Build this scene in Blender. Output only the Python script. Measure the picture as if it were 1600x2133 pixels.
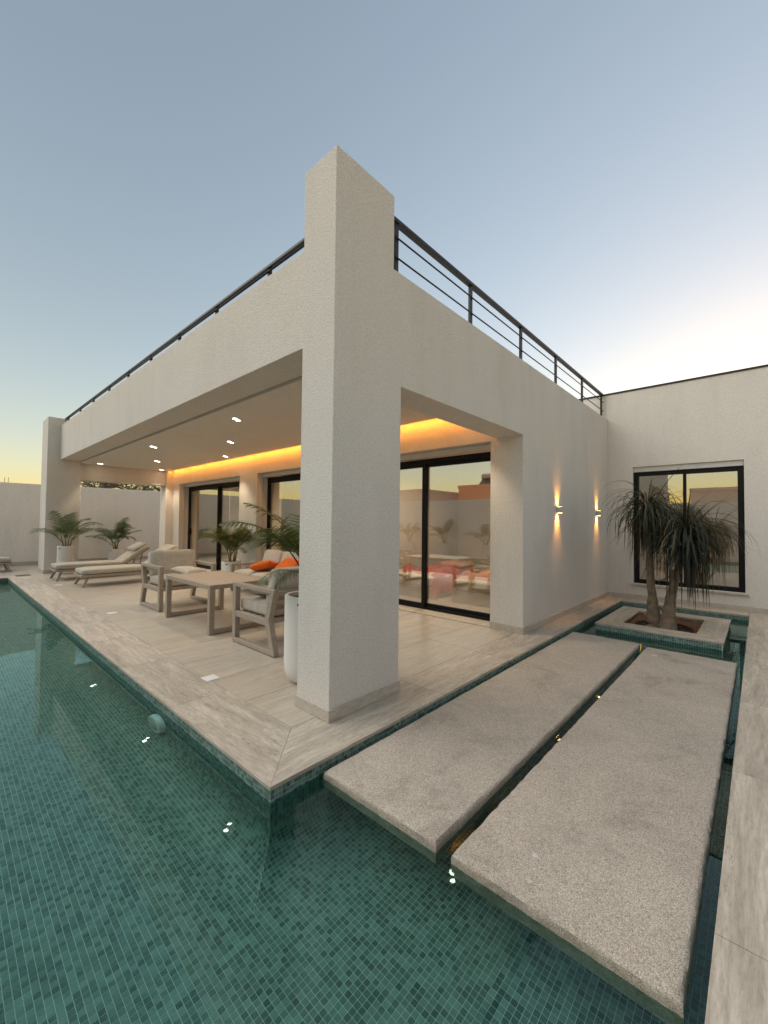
import bpy, bmesh, math, random
import numpy as np
from mathutils import Vector, Matrix
PI = math.pi
rnd = random.Random(7)
for o in list(bpy.data.objects): bpy.data.objects.remove(o)
scene = bpy.context.scene
COL = scene.collection

# ------------------------------------------------------------------ camera
cam_d = bpy.data.cameras.new('camera'); cam = bpy.data.objects.new('camera', cam_d); COL.objects.link(cam)
cam_d.sensor_fit = 'HORIZONTAL'; cam_d.sensor_width = 36.0; cam_d.lens = 36.0*857.0/1600.0
cam_d.clip_start = 0.05; cam_d.clip_end = 4000
def _calib():
    f = 857.0; c = np.array([800.0, 1066.5])
    ray = lambda p: np.array([(p[0]-c[0])/f, (p[1]-c[1])/f, 1.0])
    dx = ray((1582.0, 1098.0)); dx /= np.linalg.norm(dx)
    dy = ray((-141.0, 1079.0)); dy -= dx*(dx@dy); dy /= np.linalg.norm(dy)
    return np.stack([dx, dy, np.cross(dx, dy)])
_R = _calib()
_m = Matrix.Identity(4)
for i in range(3):
    _m[i][0] = _R[i][0]; _m[i][1] = -_R[i][1]; _m[i][2] = -_R[i][2]
_m.translation = Vector((-1.9057, -2.24, 1.4))
cam.matrix_world = _m
scene.camera = cam

# ------------------------------------------------------------------ world, fill lamp, exposure
SUN_AZ = math.radians(-4)      # direction of the sunset glow, measured from +X towards +Y
SUN_EL = math.radians(2.0)
world = bpy.data.worlds.new('World'); scene.world = world; world.use_nodes = True
wn = world.node_tree.nodes; wl = world.node_tree.links
bg = wn['Background']; bg.inputs['Strength'].default_value = 0.142
sky = wn.new('ShaderNodeTexSky'); sky.sky_type = 'NISHITA'; sky.sun_disc = False
sky.sun_elevation = SUN_EL; sky.sun_rotation = PI/2 - SUN_AZ
sky.altitude = 0; sky.air_density = 1.0; sky.dust_density = 0.5; sky.ozone_density = 1.0
gm = wn.new('ShaderNodeGamma'); gm.inputs['Gamma'].default_value = 0.685     # hazy air: a flatter gradient than the clear-sky model
hs = wn.new('ShaderNodeHueSaturation'); hs.inputs['Saturation'].default_value = 1.05
wl.new(sky.outputs['Color'], gm.inputs['Color']); wl.new(gm.outputs[0], hs.inputs['Color']); tint = wn.new('ShaderNodeMix'); tint.data_type = 'RGBA'; tint.blend_type = 'MULTIPLY'; tint.inputs[0].default_value = 1.0; tint.inputs[7].default_value = (1.0, 1.0, 1.06, 1)
wl.new(hs.outputs[0], tint.inputs[6]); wl.new(tint.outputs[2], bg.inputs['Color'])
fill_d = bpy.data.lights.new('sun', 'SUN'); fill_d.energy = 0.56; fill_d.angle = math.radians(64); fill_d.color = (1.0, 0.93, 0.83)    # broad soft fill added to brighten walls and terrace, off the sky's sun direction
sun = bpy.data.objects.new('sun', fill_d); COL.objects.link(sun)
LAZ, LEL = math.radians(130), math.radians(50)
sd = Vector((math.cos(LAZ)*math.cos(LEL), math.sin(LAZ)*math.cos(LEL), math.sin(LEL)))
sun.rotation_euler = sd.to_track_quat('Z', 'Y').to_euler(); sun.location = (-20, 30, 20)
vs = scene.view_settings
vs.view_transform = 'Standard'; vs.look = 'None'; vs.gamma = 1.0; vs.use_curve_mapping = False
vs.exposure = 2.13
scene.cycles.max_bounces = 10; scene.cycles.diffuse_bounces = 5; scene.cycles.transparent_max_bounces = 16
scene.cycles.sample_clamp_indirect = 6.0
scene.cycles.blur_glossy = 0.5

# ------------------------------------------------------------------ helpers
class MB:
    def __init__(s): s.v = []; s.f = []
    def add(s, vs, fs):
        n = len(s.v); s.v += [tuple(v) for v in vs]; s.f += [tuple(i+n for i in f) for f in fs]; return s
    def box(s, x0, y0, z0, x1, y1, z1):
        return s.add([(x0,y0,z0),(x1,y0,z0),(x1,y1,z0),(x0,y1,z0),(x0,y0,z1),(x1,y0,z1),(x1,y1,z1),(x0,y1,z1)],
                     [(3,2,1,0),(4,5,6,7),(0,1,5,4),(1,2,6,5),(2,3,7,6),(3,0,4,7)])
    def prism(s, poly, axis, a, b):
        """polygon of 2-tuples extruded from a to b along an axis"""
        def p3(q, h):
            return (h, q[0], q[1]) if axis == 0 else (q[0], h, q[1]) if axis == 1 else (q[0], q[1], h)
        n = len(poly)
        vs = [p3(q, a) for q in poly] + [p3(q, b) for q in poly]
        fs = [tuple(range(n)), tuple(range(2*n-1, n-1, -1))] + [(i, i+n, (i+1) % n+n, (i+1) % n) for i in range(n)]
        return s.add(vs, fs)
    def bar(s, p, q, w, d, up=(0, 0, 1)):
        """rectangular bar from p to q; w across, d along 'up'"""
        p = Vector(p); q = Vector(q); t = (q-p).normalized(); u = Vector(up)
        a = t.cross(u).normalized(); b = a.cross(t).normalized()
        vs = []
        for c in (p, q):
            for i, j in ((-1,-1),(1,-1),(1,1),(-1,1)): vs.append(c + a*(i*w/2) + b*(j*d/2))
        return s.add(vs, [(3,2,1,0),(4,5,6,7),(0,1,5,4),(1,2,6,5),(2,3,7,6),(3,0,4,7)])
    def tube(s, pts, rad, n=8, caps=True):
        pts = [Vector(p) for p in pts]; m = len(pts)
        if not isinstance(rad, (list, tuple)): rad = [rad]*m
        vs = []; fs = []
        ref = Vector((0.13, 0.31, 0.94))
        for i, p in enumerate(pts):
            t = (pts[min(i+1, m-1)] - pts[max(i-1, 0)]).normalized()
            a = t.cross(ref)
            if a.length < 1e-3: a = t.cross(Vector((1, 0, 0)))
            a.normalize(); b = t.cross(a)
            for k in range(n):
                an = 2*PI*k/n; vs.append(p + (a*math.cos(an) + b*math.sin(an))*rad[i])
        for i in range(m-1):
            for k in range(n):
                fs.append((i*n+k, i*n+(k+1) % n, (i+1)*n+(k+1) % n, (i+1)*n+k))
        if caps:
            fs.append(tuple(range(n-1, -1, -1))); fs.append(tuple((m-1)*n+k for k in range(n)))
        return s.add(vs, fs)
    def lathe(s, prof, c=(0, 0, 0), n=32):
        vs = []; fs = []; m = len(prof)
        for r, z in prof:
            for k in range(n):
                an = 2*PI*k/n; vs.append((c[0]+r*math.cos(an), c[1]+r*math.sin(an), c[2]+z))
        for i in range(m-1):
            for k in range(n):
                fs.append((i*n+k, i*n+(k+1) % n, (i+1)*n+(k+1) % n, (i+1)*n+k))
        if prof[0][0] > 1e-4: fs.append(tuple(range(n-1, -1, -1)))
        if prof[-1][0] > 1e-4: fs.append(tuple((m-1)*n+k for k in range(n)))
        return s.add(vs, fs)
    def mesh(s, name, org=(0, 0, 0), bevel=0, seg=2, smooth=False, keep=None):
        me = bpy.data.meshes.new(name)
        ox, oy, oz = org
        me.from_pydata([(x-ox, y-oy, z-oz) for x, y, z in s.v], [], s.f)
        if bevel:
            bm = bmesh.new(); bm.from_mesh(me)
            es = [e for e in bm.edges if len(e.link_faces) == 2 and e.calc_face_angle(0) > 0.5 and (keep is None or keep(e.verts[0].co, e.verts[1].co))]
            bmesh.ops.bevel(bm, geom=es, offset=bevel, segments=seg, profile=0.5, affect='EDGES', clamp_overlap=True)
            bm.to_mesh(me); bm.free()
        if smooth: me.shade_smooth()
        me.update()
        return me

def wloc(o):
    v = Vector((0, 0, 0))
    while o is not None: v += o.location; o = o.parent
    return v
def link(name, me, mat, parent=None, world_coords=False):
    o = bpy.data.objects.new(name, me); COL.objects.link(o)
    if mat is not None and me is not None and len(me.materials) == 0: me.materials.append(mat)
    if parent is not None: o.parent = parent
    return o
def obj(name, mb, mat, parent=None, bevel=0, seg=2, smooth=False, local=False, keep=None):
    """mb in world coordinates unless local; the parent's location is taken off"""
    org = (0, 0, 0)
    if parent is not None and not local: org = wloc(parent)
    return link(name, mb.mesh(name, org, bevel, seg, smooth, keep), mat, parent)
def tag(o, label=None, cat=None, group=None, kind=None):
    if label: o['label'] = label
    if cat: o['category'] = cat
    if group: o['group'] = group
    if kind: o['kind'] = kind
    return o
def thing(name, label, cat, loc=(0, 0, 0), rz=0, group=None):
    o = bpy.data.objects.new(name, None); COL.objects.link(o); o.empty_display_size = 0.1
    o.location = loc; o.rotation_euler = (0, 0, rz)
    return tag(o, label, cat, group)
def copy_tree(o, parent=None):
    c = o.copy(); COL.objects.link(c); c.parent = parent
    for ch in list(o.children): copy_tree(ch, c)
    return c
def smooth_by_angle(o, deg=35):
    me = o.data; me.shade_smooth()
    try: me.set_sharp_from_angle(angle=math.radians(deg))
    except Exception: pass
    return o

# ------------------------------------------------------------------ materials
def new_mat(name):
    m = bpy.data.materials.new(name); m.use_nodes = True
    nt = m.node_tree; b = nt.nodes['Principled BSDF']
    return m, nt, b
def N(nt, t, **kw):
    n = nt.nodes.new(t)
    for k, v in kw.items():
        if hasattr(n, k): setattr(n, k, v)
        else: n.inputs[k].default_value = v
    return n
def L(nt, a, b): nt.links.new(a, b)
def ramp(nt, src, stops):
    r = N(nt, 'ShaderNodeValToRGB'); L(nt, src, r.inputs[0])
    e = r.color_ramp.elements
    while len(e) < len(stops): e.new(0.5)
    for i, (p, c) in enumerate(stops): e[i].position = p; e[i].color = (*c, 1) if len(c) == 3 else c
    return r.outputs[0]
def pos(nt, scale=(1, 1, 1), objrand=0.0):
    g = N(nt, 'ShaderNodeNewGeometry'); mp = N(nt, 'ShaderNodeMapping')
    mp.inputs['Scale'].default_value = scale; L(nt, g.outputs['Position'], mp.inputs['Vector'])
    out = mp.outputs[0]
    if objrand:
        oi = N(nt, 'ShaderNodeObjectInfo'); ma = N(nt, 'ShaderNodeVectorMath', operation='MULTIPLY_ADD')
        cx = N(nt, 'ShaderNodeCombineXYZ')
        for i in range(3): L(nt, oi.outputs['Random'], cx.inputs[i])
        L(nt, cx.outputs[0], ma.inputs[0]); ma.inputs[1].default_value = (objrand, objrand*1.7, objrand*0.6); L(nt, out, ma.inputs[2])
        out = ma.outputs[0]
    return out
def noise(nt, vec, scale, detail=4, rough=0.55, dist=0.0):
    n = N(nt, 'ShaderNodeTexNoise'); n.inputs['Scale'].default_value = scale; n.inputs['Detail'].default_value = detail
    n.inputs['Roughness'].default_value = rough; n.inputs['Distortion'].default_value = dist
    L(nt, vec, n.inputs['Vector']); return n.outputs[0]
def mixc(nt, fac, a, b, mode='MIX'):
    m = N(nt, 'ShaderNodeMix', data_type='RGBA', blend_type=mode)
    for s, v in ((0, fac), (6, a), (7, b)):
        if isinstance(v, (int, float)): m.inputs[s].default_value = v
        elif isinstance(v, tuple): m.inputs[s].default_value = (*v, 1) if len(v) == 3 else v
        else: L(nt, v, m.inputs[s])
    return m.outputs[2]
def bump(nt, b, h, strength, dist):
    n = N(nt, 'ShaderNodeBump'); n.inputs['Strength'].default_value = strength; n.inputs['Distance'].default_value = dist
    L(nt, h, n.inputs['Height']); L(nt, n.outputs[0], b.inputs['Normal']); return n

def stucco(name, col, bs=0.55, tint=(0.62, 0.57, 0.50), grain=75.0):
    m, nt, b = new_mat(name)
    p = pos(nt)
    n1 = noise(nt, p, grain, 5, 0.6, 0.4); n2 = noise(nt, p, grain*2.6, 3, 0.6)
    mt = N(nt, 'ShaderNodeMath', operation='MULTIPLY_ADD'); L(nt, n2, mt.inputs[0]); mt.inputs[1].default_value = 0.4; L(nt, n1, mt.inputs[2])
    bump(nt, b, mt.outputs[0], bs, 0.012)
    ps = pos(nt, (1.0, 1.0, 0.16))
    st = ramp(nt, noise(nt, ps, 3.2, 6, 0.62), [(0.42, (0, 0, 0)), (0.78, (1, 1, 1))])
    bl = ramp(nt, noise(nt, p, 0.8, 5, 0.6), [(0.35, (0, 0, 0)), (0.75, (1, 1, 1))])
    f = N(nt, 'ShaderNodeMath', operation='MULTIPLY'); L(nt, st, f.inputs[0]); L(nt, bl, f.inputs[1])
    f2 = N(nt, 'ShaderNodeMath', operation='MULTIPLY'); L(nt, f.outputs[0], f2.inputs[0]); f2.inputs[1].default_value = 0.85
    c = mixc(nt, f2.outputs[0], col, tint)
    pit = ramp(nt, n1, [(0.32, (0.80, 0.79, 0.78)), (0.52, (1, 1, 1)), (0.72, (1.03, 1.03, 1.03))])
    c = mixc(nt, 1.0, c, pit, 'MULTIPLY')
    L(nt, c, b.inputs['Base Color']); b.inputs['Roughness'].default_value = 0.9
    b.inputs['Specular IOR Level'].default_value = 0.2
    return m
def plain(name, col, rough=0.6, metal=0.0, var=0.12, scale=12.0, spec=0.5, bmp=0.0, bscale=120):
    m, nt, b = new_mat(name)
    p = pos(nt, (1, 1, 1), 3.0)
    n = noise(nt, p, scale, 5, 0.6)
    d = tuple(x*(1-var) for x in col); e = tuple(min(1, x*(1+var)) for x in col)
    L(nt, ramp(nt, n, [(0.3, d), (0.7, e)]), b.inputs['Base Color'])
    b.inputs['Roughness'].default_value = rough; b.inputs['Metallic'].default_value = metal
    b.inputs['Specular IOR Level'].default_value = spec
    if bmp: bump(nt, b, noise(nt, p, bscale, 3), bmp, 0.003)
    return m
def travertine(name, along, light, dark, rough, pits=0.6, vein=1.0):
    m, nt, b = new_mat(name)
    sc = (0.8, 6.5, 6.5) if along == 0 else (6.5, 0.8, 6.5)
    p = pos(nt, sc, 9.0)
    n1 = noise(nt, p, 1.7, 12, 0.72, 0.7)
    sc2 = (9.0, 60.0, 60.0) if along == 0 else (60.0, 9.0, 60.0)
    p2 = pos(nt, sc2, 5.0); n2 = noise(nt, p2, 1.0, 7, 0.75)
    mid = tuple((a+c)/2 for a, c in zip(light, dark))
    c1 = ramp(nt, n1, [(0.28, dark), (0.48, mid), (0.62, light), (0.8, tuple(min(1, x*1.05) for x in light))])
    c2 = ramp(nt, n2, [(0.32, (0.70, 0.67, 0.63)), (0.58, (1.0, 1.0, 1.0))])
    c = mixc(nt, vein, c1, c2, 'MULTIPLY')
    sp = (22.0, 110.0, 110.0) if along == 0 else (110.0, 22.0, 110.0)
    n3 = noise(nt, pos(nt, sp, 4.0), 1.0, 3, 0.6)
    pm = noise(nt, p, 0.9, 3, 0.5)
    pf = N(nt, 'ShaderNodeMath', operation='MULTIPLY')
    L(nt, ramp(nt, n3, [(0.57, (0, 0, 0)), (0.66, (1, 1, 1))]), pf.inputs[0]); L(nt, ramp(nt, pm, [(0.45, (0, 0, 0)), (0.65, (1, 1, 1))]), pf.inputs[1])
    pf2 = N(nt, 'ShaderNodeMath', operation='MULTIPLY'); L(nt, pf.outputs[0], pf2.inputs[0]); pf2.inputs[1].default_value = pits
    c = mixc(nt, pf2.outputs[0], c, tuple(x*0.45 for x in dark))
    oi = N(nt, 'ShaderNodeObjectInfo')
    c = mixc(nt, 1.0, c, ramp(nt, oi.outputs['Random'], [(0, (0.93, 0.93, 0.92)), (1, (1.0, 1.0, 1.0))]), 'MULTIPLY')
    L(nt, c, b.inputs['Base Color'])
    rr = N(nt, 'ShaderNodeMath', operation='MULTIPLY_ADD'); L(nt, n2, rr.inputs[0]); rr.inputs[1].default_value = 0.25; rr.inputs[2].default_value = rough-0.12
    L(nt, rr.outputs[0], b.inputs['Roughness'])
    inv = N(nt, 'ShaderNodeMath', operation='SUBTRACT'); inv.inputs[0].default_value = 1.0; L(nt, pf.outputs[0], inv.inputs[1])
    bump(nt, b, inv.outputs[0], 0.35, 0.002)
    return m
def fabric(name, col, scale=900, rough=0.95):
    m, nt, b = new_mat(name)
    p = pos(nt); n = noise(nt, p, 14, 5, 0.6); n2 = noise(nt, p, scale*0.4, 2, 0.5)
    c = ramp(nt, n, [(0.3, tuple(x*0.86 for x in col)), (0.7, tuple(min(1, x*1.08) for x in col))])
    c = mixc(nt, 1.0, c, ramp(nt, n2, [(0.3, (0.84, 0.84, 0.84)), (0.7, (1, 1, 1))]), 'MULTIPLY')
    L(nt, c, b.inputs['Base Color']); b.inputs['Roughness'].default_value = rough; b.inputs['Specular IOR Level'].default_value = 0.15
    try: b.inputs['Sheen Weight'].default_value = 0.15
    except Exception: pass
    wr = noise(nt, p, 11, 3, 0.5, 0.8); cm = N(nt, 'ShaderNodeMath', operation='MULTIPLY_ADD'); L(nt, wr, cm.inputs[0]); cm.inputs[1].default_value = 6.0; L(nt, n2, cm.inputs[2])
    bump(nt, b, cm.outputs[0], 0.35, 0.003)
    return m
def emis(name, col, strength):
    m, nt, b = new_mat(name); b.inputs['Base Color'].default_value = (*col, 1)
    b.inputs['Emission Color'].default_value = (*col, 1); b.inputs['Emission Strength'].default_value = strength
    return m
def leafmat(name, a, c2, rough=0.5):
    m, nt, b = new_mat(name)
    n = noise(nt, pos(nt, (1, 1, 1), 3.0), 6.0, 4, 0.6)
    oi = N(nt, 'ShaderNodeObjectInfo')
    mt = N(nt, 'ShaderNodeMath', operation='MULTIPLY_ADD'); L(nt, oi.outputs['Random'], mt.inputs[0]); mt.inputs[1].default_value = 0.4
    mt2 = N(nt, 'ShaderNodeMath', operation='SUBTRACT'); L(nt, n, mt2.inputs[0]); mt2.inputs[1].default_value = 0.2
    L(nt, mt2.outputs[0], mt.inputs[2])
    L(nt, ramp(nt, mt.outputs[0], [(0.15, a), (0.75, c2)]), b.inputs['Base Color'])
    b.inputs['Roughness'].default_value = rough
    tr = N(nt, 'ShaderNodeBsdfTranslucent'); tr.inputs['Color'].default_value = (c2[0]*1.3, c2[1]*1.4, c2[2]*0.6, 1)
    mx = N(nt, 'ShaderNodeMixShader'); mx.inputs[0].default_value = 0.2
    L(nt, b.outputs[0], mx.inputs[1]); L(nt, tr.outputs[0], mx.inputs[2])
    L(nt, mx.outputs[0], nt.nodes['Material Output'].inputs['Surface'])
    return m

M = {}
M['stucco'] = stucco('stucco', (0.70, 0.65, 0.59), 0.7, (0.56, 0.51, 0.45), 74.0)
M['stucco_garden'] = stucco('stucco_garden', (0.87, 0.79, 0.70), 0.2, (0.66, 0.61, 0.56))
M['ceiling'] = stucco('ceiling_paint', (0.70, 0.66, 0.60), 0.05)
M['skirt'] = travertine('skirting_stone', 0, (0.59, 0.53, 0.45), (0.48, 0.42, 0.35), 0.5, 0.25)
M['floor'] = travertine('terrace_stone', 0, (0.57, 0.505, 0.415), (0.44, 0.38, 0.305), 0.32, 0.45, 0.7)
M['cop_y'] = travertine('coping_stone_long', 1, (0.63, 0.555, 0.46), (0.35, 0.295, 0.235), 0.5, 1.0)
M['cop_x'] = travertine('coping_stone_cross', 0, (0.63, 0.555, 0.46), (0.35, 0.295, 0.235), 0.5, 1.0)
M['mortar'] = plain('joint_mortar', (0.22, 0.185, 0.15), 0.9)
M['black'] = plain('black_aluminium', (0.006, 0.006, 0.0065), 0.5, 0.0, 0.2, 12, 0.2)
M['rail'] = plain('rail_paint', (0.016, 0.016, 0.018), 0.45, 0.0, 0.25, 20, 0.35)
M['white'] = plain('white_plastic', (0.75, 0.73, 0.70), 0.4, 0, 0.04)
M['shutter'] = plain('shutter_aluminium', (0.55, 0.52, 0.49), 0.45, 0.2, 0.05)
M['taupe'] = plain('taupe_aluminium', (0.32, 0.26, 0.20), 0.5, 0.0, 0.10, 25)
M['tabletop'] = plain('tabletop_slats', (0.38, 0.305, 0.23), 0.5, 0.0, 0.13, 18)
M['cushion'] = fabric('cushion_fabric', (0.50, 0.445, 0.365))
M['cushion2'] = fabric('cream_fabric', (0.58, 0.52, 0.44))
M['orange'] = fabric('orange_fabric', (0.78, 0.16, 0.02))
M['pot'] = plain('pot_white', (0.70, 0.67, 0.62), 0.55, 0, 0.05, 5, 0.4, 0.1, 60)
M['soil'] = plain('soil', (0.045, 0.03, 0.02), 0.95, 0, 0.5, 60, 0.2, 0.8, 80)
M['gravel'] = plain('red_earth', (0.17, 0.085, 0.045), 0.95, 0, 0.45, 70, 0.2, 1.0, 110)
M['palm'] = leafmat('palm_leaf', (0.028, 0.046, 0.010), (0.115, 0.145, 0.034))
M['palm_stem'] = plain('palm_stem', (0.19, 0.18, 0.05), 0.6, 0, 0.35, 30)
M['pony'] = leafmat('ponytail_leaf', (0.008, 0.011, 0.005), (0.034, 0.040, 0.016), 0.6)
M['pony_dry'] = leafmat('ponytail_dry_leaf', (0.10, 0.075, 0.04), (0.19, 0.14, 0.075), 0.7)
M['bark'] = plain('bark', (0.20, 0.15, 0.105), 0.9, 0, 0.35, 14, 0.2, 0.9, 45)
M['tree'] = leafmat('tree_leaf', (0.045, 0.05, 0.018), (0.13, 0.115, 0.05))
M['curtain'] = fabric('curtain_fabric', (0.46, 0.35, 0.235), 400)
M['room'] = plain('room_paint', (0.48, 0.45, 0.41), 0.9, 0, 0.03, 2)
M['roomfloor'] = plain('room_floor', (0.30, 0.26, 0.21), 0.3, 0, 0.1, 3)
M['pink'] = fabric('pink_fabric', (0.42, 0.10, 0.09))
M['pink2'] = fabric('rose_fabric', (0.55, 0.32, 0.28))
M['lamp'] = emis('downlight_lens', (1.0, 0.90, 0.72), 6.0)
M['lamp_warm'] = emis('sconce_lens', (1.0, 0.55, 0.16), 5.0)
M['house_sunlit_orange'] = stucco('house_sunlit_orange', (0.80, 0.36, 0.20), 0.1)  # orange of the low sun on the house is put into its base colour
M['house_beige'] = stucco('house_beige', (0.74, 0.58, 0.48), 0.1)
M['ground'] = plain('ground_earth', (0.34, 0.28, 0.21), 0.95, 0, 0.3, 0.6)
M['steel'] = plain('tank_steel', (0.35, 0.34, 0.33), 0.35, 0.8, 0.1)

def make_granite():
    m, nt, b = new_mat('flamed_granite')
    p = pos(nt)
    v = N(nt, 'ShaderNodeTexVoronoi'); v.inputs['Scale'].default_value = 300; L(nt, p, v.inputs['Vector'])
    sep = N(nt, 'ShaderNodeSeparateColor'); L(nt, v.outputs['Color'], sep.inputs[0])
    c = ramp(nt, sep.outputs[0], [(0.0, (0.22, 0.19, 0.16)), (0.16, (0.40, 0.35, 0.295)), (0.5, (0.475, 0.42, 0.355)), (0.85, (0.55, 0.49, 0.42)), (1.0, (0.68, 0.62, 0.54))])
    n = noise(nt, p, 260, 3, 0.6)
    c = mixc(nt, 1.0, c, ramp(nt, n, [(0.35, (0.70, 0.69, 0.68)), (0.6, (1.1, 1.08, 1.05))]), 'MULTIPLY')
    big = noise(nt, p, 1.7, 8, 0.68, 0.6)
    c = mixc(nt, 1.0, c, ramp(nt, big, [(0.30, (0.66, 0.65, 0.64)), (0.46, (0.93, 0.92, 0.91)), (0.66, (1.06, 1.05, 1.03))]), 'MULTIPLY')
    g = N(nt, 'ShaderNodeNewGeometry'); sx = N(nt, 'ShaderNodeSeparateXYZ'); L(nt, g.outputs['Normal'], sx.inputs[0])
    # the sawn sides were never flamed and carry a brown scale line from the water
    sxp = N(nt, 'ShaderNodeSeparateXYZ'); L(nt, g.outputs['Position'], sxp.inputs[0])
    wl_ = N(nt, 'ShaderNodeMapRange'); L(nt, sxp.outputs[2], wl_.inputs[0])
    wl_.inputs[1].default_value = -0.105; wl_.inputs[2].default_value = -0.05; wl_.inputs[3].default_value = 1.0; wl_.inputs[4].default_value = 0.0
    sc = N(nt, 'ShaderNodeMath', operation='MULTIPLY'); L(nt, wl_.outputs[0], sc.inputs[0])
    L(nt, ramp(nt, noise(nt, p, 22, 5, 0.6), [(0.35, (0.1, 0.1, 0.1)), (0.65, (0.7, 0.7, 0.7))]), sc.inputs[1])
    c = mixc(nt, sc.outputs[0], c, (0.20, 0.15, 0.09))
    spot = ramp(nt, noise(nt, p, 5.5, 2, 0.5), [(0.735, (0, 0, 0)), (0.76, (1, 1, 1))])
    c = mixc(nt, spot, c, (0.56, 0.53, 0.48))
    L(nt, c, b.inputs['Base Color']); b.inputs['Roughness'].default_value = 0.8; b.inputs['Specular IOR Level'].default_value = 0.25
    bump(nt, b, n, 0.6, 0.003)
    return m
M['granite'] = make_granite()

def make_tile():
    m, nt, b = new_mat('glass_mosaic')
    a = N(nt, 'ShaderNodeAttribute', attribute_name='tid')
    p = pos(nt)
    n = noise(nt, pos(nt, (1.0, 1.5, 1.0)), 48, 6, 0.7, 2.2)
    mt = N(nt, 'ShaderNodeMath', operation='MULTIPLY_ADD'); L(nt, n, mt.inputs[0]); mt.inputs[1].default_value = 0.75
    sh = N(nt, 'ShaderNodeMath', operation='MULTIPLY_ADD'); L(nt, a.outputs['Fac'], sh.inputs[0]); sh.inputs[1].default_value = 0.42; sh.inputs[2].default_value = -0.10
    L(nt, sh.outputs[0], mt.inputs[2])
    c = ramp(nt, mt.outputs[0], [(0.12, (0.030, 0.052, 0.045)), (0.35, (0.092, 0.150, 0.128)), (0.58, (0.168, 0.252, 0.218)), (0.85, (0.27, 0.375, 0.325))])
    L(nt, c, b.inputs['Base Color']); b.inputs['Roughness'].default_value = 0.4; b.inputs['Specular IOR Level'].default_value = 0.12
    return m
def make_grout():
    m, nt, b = new_mat('pool_grout')
    n = noise(nt, pos(nt), 9, 4)
    L(nt, ramp(nt, n, [(0.3, (0.50, 0.55, 0.49)), (0.7, (0.64, 0.68, 0.60))]), b.inputs['Base Color'])
    b.inputs['Roughness'].default_value = 0.9
    return m
def make_far_tile():
    """mosaic beyond the reach of the single tiles"""
    m, nt, b = new_mat('mosaic_far')
    p = pos(nt, (40.0, 40.0, 40.0))
    fl = N(nt, 'ShaderNodeVectorMath', operation='FLOOR'); L(nt, p, fl.inputs[0])
    wnn = N(nt, 'ShaderNodeTexWhiteNoise'); L(nt, fl.outputs[0], wnn.inputs[0])
    fr = N(nt, 'ShaderNodeVectorMath', operation='FRACTION'); L(nt, p, fr.inputs[0])
    sx = N(nt, 'ShaderNodeSeparateXYZ'); L(nt, fr.outputs[0], sx.inputs[0])
    mn = N(nt, 'ShaderNodeMath', operation='MINIMUM'); L(nt, sx.outputs[0], mn.inputs[0]); L(nt, sx.outputs[1], mn.inputs[1])
    gt = N(nt, 'ShaderNodeMath', operation='LESS_THAN'); L(nt, mn.outputs[0], gt.inputs[0]); gt.inputs[1].default_value = 0.10
    c = ramp(nt, wnn.outputs[0], [(0.1, (0.062, 0.104, 0.090)), (0.4, (0.096, 0.152, 0.130)), (0.7, (0.14, 0.212, 0.182)), (0.95, (0.20, 0.282, 0.245))])
    c = mixc(nt, gt.outputs[0], c, (0.46, 0.50, 0.43))
    L(nt, c, b.inputs['Base Color']); b.inputs['Roughness'].default_value = 0.4; b.inputs['Specular IOR Level'].default_value = 0.12
    return m
M['tile'] = make_tile(); M['grout'] = make_grout(); M['far_tile'] = make_far_tile()

def make_water():
    m, nt, b = new_mat('water'); nt.nodes.remove(b)
    g = N(nt, 'ShaderNodeBsdfGlass'); g.inputs['IOR'].default_value = 1.40; g.inputs['Roughness'].default_value = 0.0
    g.inputs['Color'].default_value = (0.73, 0.965, 0.945, 1)
    p = pos(nt)
    n1 = noise(nt, p, 1.6, 2, 0.5); n2 = noise(nt, p, 5.0, 2, 0.5)
    mt = N(nt, 'ShaderNodeMath', operation='MULTIPLY_ADD'); L(nt, n2, mt.inputs[0]); mt.inputs[1].default_value = 0.22; L(nt, n1, mt.inputs[2])
    bp = N(nt, 'ShaderNodeBump'); bp.inputs['Strength'].default_value = 0.07; bp.inputs['Distance'].default_value = 0.02
    L(nt, mt.outputs[0], bp.inputs['Height']); L(nt, bp.outputs[0], g.inputs['Normal'])
    L(nt, g.outputs[0], nt.nodes['Material Output'].inputs['Surface'])
    return m
M['water'] = make_water()
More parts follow.
